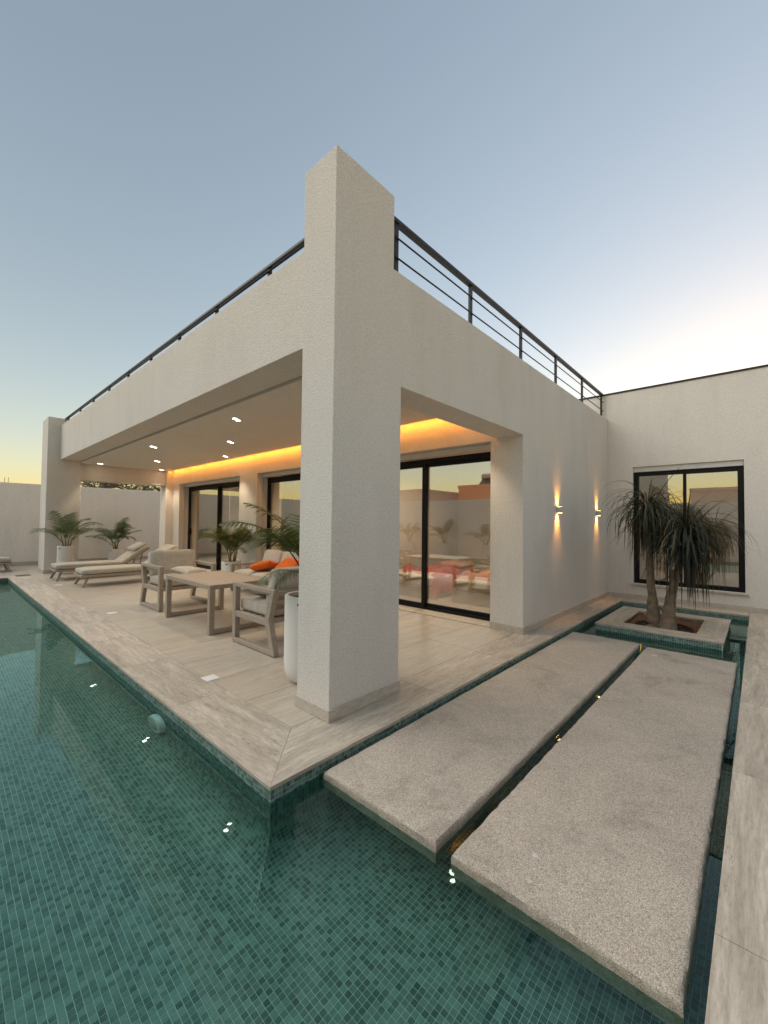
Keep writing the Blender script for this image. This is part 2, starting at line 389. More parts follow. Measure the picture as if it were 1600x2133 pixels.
def make_glass():
    m, nt, b = new_mat('coated_glass'); nt.nodes.remove(b)
    t = N(nt, 'ShaderNodeBsdfTransparent'); t.inputs['Color'].default_value = (0.86, 0.87, 0.85, 1)
    g = N(nt, 'ShaderNodeBsdfGlossy'); g.inputs['Roughness'].default_value = 0.0; g.inputs['Color'].default_value = (0.97, 0.95, 0.92, 1)
    p = pos(nt); n = noise(nt, p, 1.3, 1, 0.4)
    bp = N(nt, 'ShaderNodeBump'); bp.inputs['Strength'].default_value = 0.02; bp.inputs['Distance'].default_value = 0.02
    L(nt, n, bp.inputs['Height']); L(nt, bp.outputs[0], g.inputs['Normal'])
    mx = N(nt, 'ShaderNodeMixShader')
    lw = N(nt, 'ShaderNodeLayerWeight'); lw.inputs['Blend'].default_value = 0.5
    pw = N(nt, 'ShaderNodeMath', operation='POWER'); L(nt, lw.outputs['Facing'], pw.inputs[0]); pw.inputs[1].default_value = 4.0
    ad = N(nt, 'ShaderNodeMath', operation='MULTIPLY_ADD', use_clamp=True); L(nt, pw.outputs[0], ad.inputs[0]); ad.inputs[1].default_value = 0.6; ad.inputs[2].default_value = 0.31
    L(nt, ad.outputs[0], mx.inputs[0]); L(nt, t.outputs[0], mx.inputs[1]); L(nt, g.outputs[0], mx.inputs[2])
    L(nt, mx.outputs[0], nt.nodes['Material Output'].inputs['Surface'])
    return m
M['glass'] = make_glass()

# ------------------------------------------------------------------ levels
ZW = -0.09          # water
ZF = -0.58          # pool floor
PX, PY = -0.66, -0.31    # pool walls under the coping nose
P = 0.025           # mosaic pitch
RC = 0.25           # cove radius
X_END, Y_RIGHT = 6.84, -2.12

# ------------------------------------------------------------------ ground
g = MB()
Z0 = -0.9
g.add([(-600, -600, Z0), (600, -600, Z0), (600, 600, Z0), (-600, 600, Z0)], [(0, 1, 2, 3)])
tag(obj('ground', g, M['ground']), kind='structure')

# terrace bed under the stones (solid, with the pool cut out)
tb = MB()
tb.box(PX+0.006, PY+0.006, Z0+0.01, X_END+0.36, 11.02, -0.022)         # patio block, right wall of the channel is its south face
tb.box(PX, 11.02, Z0+0.01, X_END+0.36, 14.5, -0.022)
tb.box(-6.6, 11.02, Z0+0.01, PX, 14.5, -0.022)
tb.box(-6.6, -8.0, Z0+0.01, -5.4, 11.02, -0.022)
tb.box(-5.4, -8.0, Z0+0.01, 7.2, Y_RIGHT, -0.022)
tb.box(X_END, Y_RIGHT, Z0+0.01, 7.2, PY, -0.022)
terrace = tag(obj('terrace', tb, M['mortar']), kind='structure')

# ---- paving stones (each its own object, child of the terrace)
_stone_cache = {}
def stone(name, x0, y0, x1, y1, mat, thick=0.02, top=0.0, gap=0.002, bev=0.0012, parent=terrace):
    key = (round(x1-x0, 4), round(y1-y0, 4), thick, mat.name, bev)
    me = _stone_cache.get(key)
    w, d = (x1-x0)/2-gap, (y1-y0)/2-gap
    if me is None:
        mb = MB().add([(-w,-d,-thick),(w,-d,-thick),(w,d,-thick),(-w,d,-thick),(-w,-d,-bev),(w,-d,-bev),(w,d,-bev),(-w,d,-bev),
                       (-w+bev,-d+bev,0),(w-bev,-d+bev,0),(w-bev,d-bev,0),(-w+bev,d-bev,0)],
                      [(3,2,1,0),(8,9,10,11)] + [(i,(i+1)%4,(i+1)%4+4,i+4) for i in range(4)] + [(i+4,(i+1)%4+4,(i+1)%4+8,i+8) for i in range(4)])
        me = mb.mesh(name); _stone_cache[key] = me
    o = link(name, me, mat, parent)
    o.location = ((x0+x1)/2, (y0+y1)/2, top + rnd.uniform(-0.0004, 0.0004))
    return o
CW = 0.45
# terrace field: 1.2 x 0.6 stones, running bond
fx0, fx1 = PX-0.01+CW, 3.52
y = PY-0.01+CW; row = 0
while y < 14.3:
    y2 = min(y+0.6, 14.35)
    x = fx0 - (0.6 if row % 2 else 0.0)
    while x < fx1-0.01:
        xa, xb = max(x, fx0), min(x+1.2, fx1)
        if xb-xa > 0.02: stone('paving_slab', xa, y, xb, y2, M['floor'])
        x += 1.2
    y = y2; row += 1
# stones round the far end of the pool and along its other bank
for k in range(5):
    stone('paving_slab', PX-0.01-1.2*(k+1)+CW, 11.46, PX-0.01-1.2*k+CW, 14.35, M['floor'])
# coping along the long bank, mitred at the corner
mb = MB()
xa, xb, ya, yb = PX-0.01, PX-0.01+CW, PY-0.01, PY-0.01+CW
mb.prism([(xa, ya), (xb-0.001, yb), (xb-0.001, 1.04), (xa, 1.04)], 2, -0.022, 0.0)
obj('coping_stone', mb, M['cop_y'], terrace, 0.002, 1)
yy = 1.04
while yy < 11.0:
    y2 = min(yy+1.18, 11.02); stone('coping_stone', xa, yy, xb, y2, M['cop_y'], 0.022); yy = y2
mb = MB(); mb.prism([(xa, ya), (0.95, ya), (0.95, yb), (xb+0.001, yb)], 2, -0.0222, -0.0002)
obj('coping_stone', mb, M['cop_x'], terrace, 0.002, 1)
xx = 0.95
while xx < 7.1:
    x2 = min(xx+1.2, 7.195); stone('coping_stone', xx, ya, x2, 0.0 if xx > 3.0 else yb, M['cop_x'], 0.022); xx = x2
xx = -6.5
while xx < PX-0.02:
    x2 = min(xx+1.2, PX-0.01+CW); stone('coping_stone', xx, 11.01, x2, 11.46, M['cop_x'], 0.022); xx = x2
# near bank on the right: long stones, joints where the photo has them
for a, b_ in ((-6.5,-5.17),(-5.17,-3.89),(-3.89,-2.61),(-2.61,-1.33),(-1.33,-0.05),(-0.05,1.23),(1.23,2.51),(2.51,3.79),(3.79,5.07),(5.07,6.35),(6.35,7.195)):
    stone('coping_stone', a, Y_RIGHT-0.62, b_, Y_RIGHT+0.01, M['cop_x'], 0.022)
    stone('paving_slab', a, Y_RIGHT-1.9, b_, Y_RIGHT-0.62, M['floor'], 0.022)
    stone('paving_slab', a, Y_RIGHT-3.2, b_, Y_RIGHT-1.9, M['floor'], 0.022)
# ledge in front of the far wall
yy = Y_RIGHT+0.01
while yy < ya-0.01:
    y2 = min(yy+0.9, ya); stone('coping_stone', X_END-0.01, yy, 7.195, y2, M['cop_y'], 0.022); yy = y2
yy = -2.11
while yy < 11.0:
    y2 = min(yy+1.2, 11.0); stone('coping_stone', -6.5, yy, -5.39, y2, M['cop_y'], 0.022); yy = y2

# ------------------------------------------------------------------ pool basin and mosaic
pf = MB()
pf.add([(-5.4, Y_RIGHT, ZF), (X_END, Y_RIGHT, ZF), (X_END, PY, ZF), (-5.4, PY, ZF)], [(0, 1, 2, 3)])
pf.add([(-5.4, PY, ZF), (PX, PY, ZF), (PX, 11.02, ZF), (-5.4, 11.02, ZF)], [(0, 1, 2, 3)])
e_ = 0.003
pool = MB()
def quad(mb, a, b, c, d): mb.add([a, b, c, d], [(0, 1, 2, 3)])
quad(pool, (-5.4, Y_RIGHT, ZF-0.002), (X_END, Y_RIGHT, ZF-0.002), (X_END, PY, ZF-0.002), (-5.4, PY, ZF-0.002))
quad(pool, (-5.4, PY, ZF-0.002), (PX, PY, ZF-0.002), (PX, 11.02, ZF-0.002), (-5.4, 11.02, ZF-0.002))
quad(pool, (-5.4+e_, Y_RIGHT, -0.9), (-5.4+e_, Y_RIGHT, -0.024), (-5.4+e_, 11.02, -0.024), (-5.4+e_, 11.02, -0.9))
quad(pool, (-5.4, 11.02-e_, -0.9), (-5.4, 11.02-e_, -0.024), (PX, 11.02-e_, -0.024), (PX, 11.02-e_, -0.9))
quad(pool, (-5.4, Y_RIGHT+e_, -0.9), (X_END, Y_RIGHT+e_, -0.9), (X_END, Y_RIGHT+e_, -0.024), (-5.4, Y_RIGHT+e_, -0.024))
pool_o = tag(obj('pool', pool, M['far_tile']), kind='structure')

def prof(s):
    """profile from the coping down the wall, round the cove: distance from wall, height, normal (out, up)"""
    wall = 12*P
    if s <= wall: return 0.0, -0.03-s, (1.0, 0.0)
    th = (s-wall)/(16*P)*(PI/2)
    return RC*(1-math.cos(th)), ZF+RC-RC*math.sin(th), (math.cos(th), math.sin(th))
NP_ = 28
tile_q = []      # (4 corners, normal)
gro = MB()
rows = [prof(k*P) for k in range(NP_+1)]
def cove_sheet(to_world, t0, t1, trim, lead):
    """to_world(d, t, z): t runs along the wall"""
    out = []
    nt_ = int(round((t1-t0)/P)); hp = 0.0018
    for k in range(NP_):
        d0, z0, n0 = rows[k]; d1, z1, n1 = rows[k+1]
        nd, nz = (n0[0]+n1[0])/2, (n0[1]+n1[1])/2
        L_ = math.hypot(d1-d0, z1-z0); g_ = 0.0012/L_
        da, za = d0+(d1-d0)*g_, z0+(z1-z0)*g_; db, zb = d1-(d1-d0)*g_, z1-(z1-z0)*g_
        for j in range(-lead, nt_):
            ta, tb_ = t0+j*P+0.0012, t0+(j+1)*P-0.0012
            t_a = t_b = ta
            if trim:
                t_a = max(ta, t0-da+0.0012); t_b = max(ta, t0-db+0.0012)
                if t_b > tb_-0.002: continue
                t_a = min(t_a, tb_-0.0005)
            out.append(((da, t_a, za), (da, tb_, za), (db, tb_, zb), (db, t_b, zb), (nd, nz)))
    qs = []
    for a, b_, c, d, (nd, nz) in out:
        base = [to_world(*q) for q in (a, b_, c, d)]
        top = [to_world(q[0]+nd*0.0016, q[1], q[2]+nz*0.0016) for q in (a, b_, c, d)]
        qs.append(base+top)
    # grout sheet
    for k in range(NP_):
        d0, z0, _ = rows[k]; d1, z1, _ = rows[k+1]
        a0 = t0-(d0 if trim else 0); a1 = t0-(d1 if trim else 0)
        gro.add([to_world(d0, a0, z0), to_world(d0, t1, z0), to_world(d1, t1, z1), to_world(d1, a1, z1)], [(0, 1, 2, 3)])
    return qs
def tiles_object(name, qs, parent, mat=None):
    n = len(qs)
    V = np.array(qs, dtype=np.float64).reshape(n*8, 3)
    base = (np.arange(n)*8)[:, None, None]
    F = np.array([[4,5,6,7],[0,1,5,4],[1,2,6,5],[2,3,7,6],[3,0,4,7]])[None] + base
    F = F.reshape(-1, 4)
    me = bpy.data.meshes.new(name)
    me.vertices.add(n*8); me.vertices.foreach_set('co', V.ravel())
    me.loops.add(F.size); me.loops.foreach_set('vertex_index', F.ravel().astype(np.int32))
    me.polygons.add(len(F)); me.polygons.foreach_set('loop_start', (np.arange(len(F))*4).astype(np.int32))
    me.update(calc_edges=True); me.shade_flat()
    at = me.attributes.new('tid', 'FLOAT', 'FACE')
    at.data.foreach_set('value', np.repeat(np.random.RandomState(len(qs)).rand(n), 5).astype(np.float32))
    o = link(name, me, mat or M['tile'], parent); tag(o, kind='stuff')
    return o
np.random.seed(3)
FAR_Y = 6.2
left_qs = cove_sheet(lambda d, t, z: (PX-d, t, z), PY, FAR_Y, True, 10)
right_qs = cove_sheet(lambda d, t, z: (t, PY-d, z), PX, X_END, True, 10)
tiles_object('wall_mosaic', left_qs, pool_o); tiles_object('wall_mosaic', right_qs, pool_o)
# plain cove beyond the single tiles
fc = MB()
for k in range(NP_):
    d0, z0, _ = rows[k]; d1, z1, _ = rows[k+1]
    fc.add([(PX-d0, FAR_Y, z0), (PX-d0, 11.02, z0), (PX-d1, 11.02, z1), (PX-d1, FAR_Y, z1)], [(0, 1, 2, 3)])
obj('far_cove', fc, M['far_tile'], pool_o)
# channel end wall and near wall: straight mosaic
def wall_tiles(to_world, n_t, n_z, zt=-0.03):
    qs = []; g_ = 0.0012
    for i in range(n_t):
        for k in range(n_z):
            cs = [(i*P+g_, zt-k*P-g_), ((i+1)*P-g_, zt-k*P-g_), ((i+1)*P-g_, zt-(k+1)*P+g_), (i*P+g_, zt-(k+1)*P+g_)]
            qs.append([to_world(t, z, 0.0) for t, z in cs] + [to_world(t, z, 0.0016) for t, z in cs])
    return qs
qs = wall_tiles(lambda t, z, o_: (X_END-e_-o_, PY-t, z), int((PY-Y_RIGHT)/P), 22)
tiles_object('wall_mosaic', qs, pool_o)
quad(gro, (X_END-e_, PY, -0.024), (X_END-e_, Y_RIGHT, -0.024), (X_END-e_, Y_RIGHT, -0.9), (X_END-e_, PY, -0.9))
gro_o = obj('grout_bed', gro, M['grout'], pool_o)
# floor mosaic on one grid
fl_q = []; near_q = []
fq = MB()
cx, cy = -1.9057, -2.24
def floor_tile(x1, y0):
    g_ = 0.0012
    c = [(x1-P+g_, y0+g_), (x1-g_, y0+g_), (x1-g_, y0+P-g_), (x1-P+g_, y0+P-g_)]
    return [(a, b_, ZF) for a, b_ in c] + [(a, b_, ZF+0.0016) for a, b_ in c]
imax = int(4.3/P)
cand = []
for i in range(0, imax):
    xr = PX - i*P
    for j in range(int((Y_RIGHT-PY)/P)+1, int((FAR_Y-PY)/P)):
        yb_ = PY + j*P
        xm = i*P+P/2; ym = -(j*P+P/2)
        if max(xm, ym) < RC: continue
        if xm > 2.2 and (xr-cx)**2 + (yb_-cy)**2 > 5.2**2: continue
        cand.append((xr, yb_))
# channel floor under the stepping slabs, as far as it can be seen between them
for i in range(0, int((X_END-PX)/P)):
    xr = PX + (i+1)*P
    for j in range(int((Y_RIGHT-PY)/P)+1, -10):
        cand.append((xr, PY+j*P))
def key_near(c):
    x, y_ = c[0]-P/2, c[1]+P/2
    d = np.array([x-cx, y_-cy, -0.36-1.4]); q = _R.T @ d
    if q[2] < 0.2: return 1e9
    u = 800+857*q[0]/q[2]; v = 1066.5+857*q[1]/q[2]
    if not (20 < u < 1150 and 1700 < v < 2110): return 1e9
    if u > 620 and v < 1500+(u-380)*0.75: return 1e9
    return q[2]
cand.sort(key=key_near)
variants = []
for k in range(14):
    me = bpy.data.meshes.new('mosaic_tile'); h_ = P/2-0.0012
    me.from_pydata([(-h_,-h_,0),(h_,-h_,0),(h_,h_,0),(-h_,h_,0),(-h_,-h_,.0016),(h_,-h_,.0016),(h_,h_,.0016),(-h_,h_,.0016)], [],
                   [(4,5,6,7),(0,1,5,4),(1,2,6,5),(2,3,7,6),(3,0,4,7)])
    at = me.attributes.new('tid', 'FLOAT', 'FACE'); at.data.foreach_set('value', [k/13]*5)
    me.materials.append(M['tile']); variants.append(me)
for c in cand[:300]:
    o = link('mosaic_tile', variants[rnd.randrange(14)], None, pool_o); o.location = (c[0]-P/2, c[1]+P/2, ZF)
tiles_object('floor_mosaic', [floor_tile(*c) for c in cand[300:]], pool_o)
# grout under the floor mosaic
gf = MB()
quad(gf, (PX-4.3, Y_RIGHT, ZF), (X_END, Y_RIGHT, ZF), (X_END, PY, ZF), (PX-4.3, PY, ZF))
quad(gf, (PX-2.2, PY, ZF), (PX, PY, ZF), (PX, FAR_Y, ZF), (PX-2.2, FAR_Y, ZF))
_reach = MB()
obj('grout_bed', gf, M['grout'], pool_o)

# water sheet
wt = MB()
wt.add([(-5.4, Y_RIGHT, ZW), (PX, Y_RIGHT, ZW), (X_END, Y_RIGHT, ZW), (X_END, PY, ZW), (PX, PY, ZW), (PX, 11.02, ZW), (-5.4, 11.02, ZW)],
       [(0, 1, 2, 3, 4, 5, 6)])
tag(obj('water', wt, M['water']), kind='structure')

# ------------------------------------------------------------------ villa
villa = thing('villa', 'white stucco flat-roofed villa with open corner patio beside the pool', 'villa', (0, 0, 0))
S = M['stucco']
b = MB().prism([(0, 0), (0.745, 0), (0.745, 3.53), (0.64, 3.53), (0.64, 4.15), (0, 4.15)], 1, 0.0, 0.38)
obj('corner_pillar', b, S, villa, 0.006, 2, keep=lambda p, q: not (p.x > 0.7 and q.x > 0.7 and max(p.z, q.z) > 2.6) and not (p.z == q.z == 3.53))
b = MB().prism([(0.745, 2.56), (3.2, 2.56), (3.2, 0), (7.2, 0), (7.2, 3.53), (0.745, 3.53)], 1, 0.0, 0.38)
obj('side_wall', b, S, villa, 0.004, 1, keep=lambda p, q: not (p.x < 0.75 and q.x < 0.75))
b = MB().box(0.32, 0.38, 2.98, 0.74, 11.4, 3.89)
obj('front_beam', b, S, villa, 0.006, 2)
b = MB().box(0.05, 11.4, 0, 0.78, 12.2, 4.08)
obj('end_pillar', b, S, villa, 0.006, 2)
b = MB().box(0.78, 11.6, 2.5, 3.02, 12.0, 3.53); obj('end_beam', b, S, villa, 0.004, 1)
b = MB().box(3.02, 11.55, 0, 3.22, 12.05, 3.53); obj('end_return', b, S, villa, 0.004, 1)
# wall with the three sliding doors
DX = 3.22
doors = [(7.32, 11.02, 9.07, 'D1'), (3.75, 6.50, 5.12, 'D2'), (0.47, 3.20, 1.83, 'D3')]
b = MB()
ZL = 2.54
b.box(DX, 0.38, 0, 3.62, 0.47, 3.4); b.box(DX, 3.20, 0, 3.62, 3.75, 3.4); b.box(DX, 6.50, 0, 3.62, 7.32, 3.4); b.box(DX, 11.02, 0, 3.62, 12.05, 3.4)
for y0, y1, _, _ in doors: b.box(DX, y0, ZL, 3.62, y1, 3.4)
obj('patio_wall', b, S, villa, 0, 1)
b = MB().box(0.76, 0.385, 2.95, 3.06, 11.595, 3.02); obj('patio_ceiling', b, M['ceiling'], villa)
b = MB().box(0.745, 0.385, 3.2, 7.19, 11.6, 3.42); obj('roof_slab', b, M['ceiling'], villa)
# wing with the window
WX = 7.2
wy0, wy1, wz0, wz1 = -2.06, -0.44, 0.30, 2.53
b = MB(); b.box(WX, -8, 0, WX+0.3, wy0, 4.02); b.box(WX, wy1, 0, WX+0.3, 8, 4.02); b.box(WX, wy0, wz1, WX+0.3, wy1, 4.02); b.box(WX, wy0, 0, WX+0.3, wy1, wz0)
obj('wing_wall', b, S, villa)
b = MB().box(WX-0.012, -8, 4.02, WX+0.31, 8, 4.055); obj('wall_cap', b, M['rail'], villa)
# skirting
sk = MB(); T = 0.012; H = 0.085
sk.box(-T, -T, 0.0005, 0.757, 0.392, H); obj('skirting', sk, M['skirt'], villa, 0.002, 1)
for bx in ((3.188, -T, 0.0005, WX-0.0005, 0.0, H), (3.188, 0.0005, 0.0005, 3.2, 0.38, H), (WX-T, -8, 0.0005, WX, -T-0.001, H), (DX-T, 3.2, 0.0005, DX, 3.75, H), (DX-T, 6.5, 0.0005, DX, 7.32, H),
           (DX-T, 0.3805, 0.0005, DX, 0.47, H), (0.038, 11.388, 0.0005, 0.792, 11.4, H), (0.038, 11.4005, 0.0005, 0.05, 12.2, H)):
    obj('skirting', MB().box(*bx), M['skirt'], villa, 0.002, 1)
# interior shell
b = MB()
b.box(3.6, 0.39, 2.88, 7.19, 12.0, 2.94); obj('room_ceiling', b, M['room'], villa)
b = MB().box(3.52, 0.39, -0.021, 7.19, 12.0, -0.001); obj('room_floor', b, M['roomfloor'], villa)
b = MB(); b.box(7.1, 0.39, 0, 7.19, 12.0, 2.88); b.box(3.63, 11.9, 0, 7.1, 12.0, 2.88); b.box(3.63, 3.42, 0, 7.1, 3.52, 2.88); b.box(3.63, 6.85, 0, 7.1, 6.95, 2.88)
obj('room_wall', b, M['room'], villa)
b = MB(); b.box(7.51, -5, -0.02, 11, 3, 0.0); b.box(7.51, -5, 2.8, 11, 3, 2.86); b.box(10.9, -5, 0, 11, 3, 2.8); b.box(7.51, -5.1, 0, 11, -5, 2.8); b.box(7.51, 3.0, 0, 11, 3.1, 2.8)
obj('room_wall', b, M['room'], villa)

def sliding_door(y0, y1, ym):
    fx = 3.50; zt = 2.45; fw = 0.055
    fr = MB(); fr.box(fx, y0, 0.0, fx+0.11, y0+fw, zt); fr.box(fx, y1-fw, 0, fx+0.11, y1, zt)
    fr.box(fx, y0+fw, zt-0.07, fx+0.11, y1-fw, zt); fr.box(fx, y0+fw, 0.0, fx+0.11, y1-fw, 0.045)
    d = obj('sliding_door', fr, M['black'], villa, 0.003, 1)
    sa = MB(); sa.box(fx+0.012, ym-0.03, 0.045, fx+0.055, ym+0.03, zt-0.07)
    sa.box(fx+0.012, ym+0.03, 0.045, fx+0.052, y1-fw, 0.10); sa.box(fx+0.012, ym+0.03, zt-0.125, fx+0.052, y1-fw, zt-0.07)
    sa.box(fx+0.012, y1-fw-0.045, 0.10, fx+0.052, y1-fw, zt-0.125)
    obj('sash', sa, M['black'], d, 0.002, 1)
    sb = MB(); sb.box(fx+0.06, y0+fw, 0.045, fx+0.1, ym-0.03, 0.10); sb.box(fx+0.06, y0+fw, zt-0.125, fx+0.1, ym-0.03, zt-0.07)
    sb.box(fx+0.06, y0+fw, 0.10, fx+0.1, y0+fw+0.045, zt-0.125)
    sb.box(fx+0.06, ym-0.03, 0.045, fx+0.1, ym+0.032, zt-0.07)
    obj('sash', sb, M['black'], d, 0.002, 1)
    obj('pane', MB().box(fx+0.026, ym+0.03, 0.10, fx+0.038, y1-fw-0.045, zt-0.125), M['glass'], d)
    obj('pane', MB().box(fx+0.074, y0+fw+0.045, 0.10, fx+0.086, ym-0.03, zt-0.125), M['glass'], d)
    hd = MB().box(fx-0.02, y1-fw-0.034, 0.98, fx+0.012, y1-fw-0.012, 1.16); obj('handle', hd, M['black'], d, 0.004, 2)
    sh = MB(); sh.box(3.345, y0+0.004, 2.452, 3.40, y1-0.004, 2.536); obj('shutter_bar', sh, M['shutter'], d, 0.004, 1)
    for yy_, s_ in ((y0, 1), (y1, -1)):
        gr = MB().box(3.35, min(yy_, yy_+s_*0.018), 0.001, 3.395, max(yy_, yy_+s_*0.018), 2.45); obj('guide_rail', gr, M['shutter'], d)
    th = MB().box(3.21, y0+0.002, 0.0006, 3.499, y1-0.002, 0.012); obj('threshold', th, M['skirt'], d, 0.002, 1)
for y0, y1, ym, _ in doors: sliding_door(y0, y1, ym)

# window in the wing
fx = WX+0.06
fr = MB(); fw = 0.06; zt = 2.43
fr.box(fx, wy0, wz0, fx+0.1, wy0+0.085, zt); fr.box(fx, wy1-0.085, wz0, fx+0.1, wy1, zt); fr.box(fx, wy0+0.085, zt-0.075, fx+0.1, wy1-0.085, zt); fr.box(fx, wy0+0.085, wz0, fx+0.1, wy1-0.085, wz0+0.075)
win = obj('window', fr, M['black'], villa, 0.003, 1)
obj('mullion', MB().box(fx+0.01, -1.265, wz0+0.075, fx+0.06, -1.22, zt-0.075), M['black'], win, 0.002, 1)
obj('pane', MB().box(fx+0.03, -1.22, wz0+0.075, fx+0.042, wy1-0.085, zt-0.075), M['glass'], win)
obj('pane', MB().box(fx+0.05, wy0+0.085, wz0+0.075, fx+0.062, -1.265, zt-0.075), M['glass'], win)
obj('shutter_bar', MB().box(WX+0.035, wy0+0.003, zt+0.002, WX+0.1, wy1-0.003, wz1-0.002), M['shutter'], win, 0.004, 1)
obj('sill', MB().box(WX-0.035, wy0-0.04, wz0-0.035, WX+0.06, wy1+0.04, wz0-0.002), M['skirt'], win, 0.004, 1)
# wall socket beside the potted palm
so = MB().box(DX-0.012, 6.62, 0.40, DX-0.0005, 6.70, 0.48); s_o = obj('wall_socket', so, M['white'], villa, 0.003, 1)
obj('socket_hole', MB().lathe([(0.018, 0), (0.018, 0.002)], (0, 0, 0), 16), M['shutter'], s_o, local=True)
s_o.children[0].location = (DX-0.0135, 6.66, 0.44); s_o.children[0].rotation_euler = (0, PI/2, 0)

# ------------------------------------------------------------------ roof railings
def railing(label, pts_post, along, fixed, zbase, zt, a0, a1, group):
    t = thing('roof_railing', label, 'railing', (fixed if along == 1 else a0, a0 if along == 1 else fixed, zbase), 0, group)
    w3 = lambda a, z, o_=0: (fixed+o_, a, z) if along == 1 else (a, fixed+o_, z)
    hr = MB().bar(w3(a0, zt), w3(a1, zt), 0.06, 0.035); obj('handrail', hr, M['rail'], t, 0.006, 2)
    for k, fz in enumerate((0.36, 0.70)):
        z_ = zbase+(zt-zbase)*fz
        if z_ < zbase+0.03: continue
        obj('rail_bar', MB().tube([w3(a0, z_, -0.024), w3(a1, z_, -0.024)], 0.008, 8), M['rail'], t, smooth=True)
    for a in pts_post:
        obj('post', MB().bar(w3(a, zbase-0.01), w3(a, zt-0.018), 0.045, 0.03, (0, 1, 0) if along == 0 else (1, 0, 0)), M['rail'], t, 0.002, 1)
    return t
railing('black metal railing with thin bars on the roof edge above the wall lamps', (0.775, 2.04, 3.34, 4.62, 5.92, 7.14), 0, 0.10, 3.53, 4.05, 0.645, 7.19, 'roof railings')
railing('black metal handrail low along the long parapet above the front beam', (0.5, 1.55, 2.75, 3.9, 5.05, 6.2, 7.4, 8.6, 9.8, 11.1), 1, 0.42, 3.89, 4.08, 0.385, 11.39, 'roof railings')

# ------------------------------------------------------------------ garden walls
def wall_thing(label, bx, capdir=None):
    x0, y0, z0, x1, y1, z1 = bx
    t = thing('garden_wall', label, 'wall', ((x0+x1)/2, (y0+y1)/2, 0), 0, 'garden boundary walls')
    obj('wall_body', MB().box(*bx), M['stucco_garden'], t, 0.005, 1)
    return t
gw = wall_thing('long white rendered garden wall beyond the pool end, trees showing above it', (-6.9, 14.38, -0.02, 9.0, 14.6, 2.49))
obj('skirting', MB().box(-6.6, 14.366, 0.0005, 7.0, 14.38, 0.10), M['skirt'], gw)
wall_thing('white rendered garden wall facing the doors, mirrored in their glass', (-6.75, -8.0, -0.02, -6.5, 14.37, 2.45))
wall_thing('white rendered garden wall behind the near terrace', (-6.5, -5.6, -0.02, 7.2, -5.4, 2.45))

# ------------------------------------------------------------------ stepping slabs
def slab(label, x0, x1, y0, y1):
    zt, zb = -0.045, -0.185
    bm = bmesh.new()
    nx = int((x1-x0)/0.035); ny = int((y1-y0)/0.035)
    rs = random.Random(int(y0*100)); 
    # ring outline with chipped edges
    def outline(z, inset, j):
        pts = []
        for i in range(nx): pts.append((x0+inset+(x1-x0-2*inset)*i/nx, y0+inset, 0))
        for i in range(ny): pts.append((x1-inset, y0+inset+(y1-y0-2*inset)*i/ny, 1))
        for i in range(nx): pts.append((x1-inset-(x1-x0-2*inset)*i/nx, y1-inset, 2))
        for i in range(ny): pts.append((x0+inset, y1-inset-(y1-y0-2*inset)*i/ny, 3))
        return [bm.verts.new((px+rs.uniform(-j, j), py+rs.uniform(-j, j), z+rs.uniform(-j, j)*0.35)) for px, py, _ in pts]
    rings = [outline(zb, 0.012, 0.001), outline(zb+0.012, 0.0, 0.001), outline(-0.10, 0.0, 0.0015), outline(zt-0.024, 0.0015, 0.003), outline(zt-0.010, 0.0035, 0.0032), outline(zt-0.0015, 0.012, 0.0028), outline(zt, 0.024, 0.0015)]
    n = len(rings[0])
    for a, b_ in zip(rings[:-1], rings[1:]):
        for i in range(n): bm.faces.new((a[i], a[(i+1) % n], b_[(i+1) % n], b_[i]))
    bm.faces.new(rings[-1]); bm.faces.new(list(reversed(rings[0])))
    me = bpy.data.meshes.new('stepping_slab'); bm.to_mesh(me); bm.free()
    o = link('stepping_slab', me, M['granite'])
    smooth_by_angle(o, 40)
    return tag(o, label, 'slab', 'stepping slabs over the channel')
slab('grey granite stepping slab next to the patio edge, farther from the right bank', -0.335, 4.0, -1.145, -0.352)
slab('grey granite stepping slab nearest the right hand stone bank', -0.335, 3.9, -2.055, -1.225)
# concrete piers that carry them
for i, yc in enumerate((-0.75, -1.64)):
    for xc in (0.5, 1.9, 3.2):
        pb = MB().box(xc-0.10, yc-0.22, ZF+0.002, xc+0.10, yc+0.22, -0.186)
        o = obj('slab_pier', pb, M['far_tile'], pool_o, 0.01, 1)

# ------------------------------------------------------------------ planter island
isl = thing('planter_island', 'square stone-topped planter island with mosaic sides standing in the channel', 'planter', (5.37, -1.2, ZF))
ix0, ix1, iy0, iy1 = 4.56, 6.22, -1.90, -0.49
b = MB(); b.box(ix0, iy0, ZF+0.001, ix1, iy0+0.25, -0.024); b.box(ix0, iy1-0.25, ZF+0.001, ix1, iy1, -0.024); b.box(ix0, iy0+0.25, ZF+0.001, ix0+0.25, iy1-0.25, -0.024); b.box(ix1-0.25, iy0+0.25, ZF+0.001, ix1, iy1-0.25, -0.024)
core = obj('planter_core', b, M['grout'], isl)
def island_tiles():
    qs = []
    qs += wall_tiles(lambda t, z, o_: (ix0-o_, iy1-t, z), int((iy1-iy0)/P), 20)
    qs += wall_tiles(lambda t, z, o_: (ix0+t, iy0-o_, z), int((ix1-ix0)/P), 20)
    qs += wall_tiles(lambda t, z, o_: (ix1-t, iy1+o_, z), int((ix1-ix0)/P), 20)
    return qs
iq = island_tiles(); c0 = wloc(isl)
tiles_object('wall_mosaic', [[(p[0]-c0.x, p[1]-c0.y, p[2]-c0.z) for p in q] for q in iq], isl)
ox = 0.012
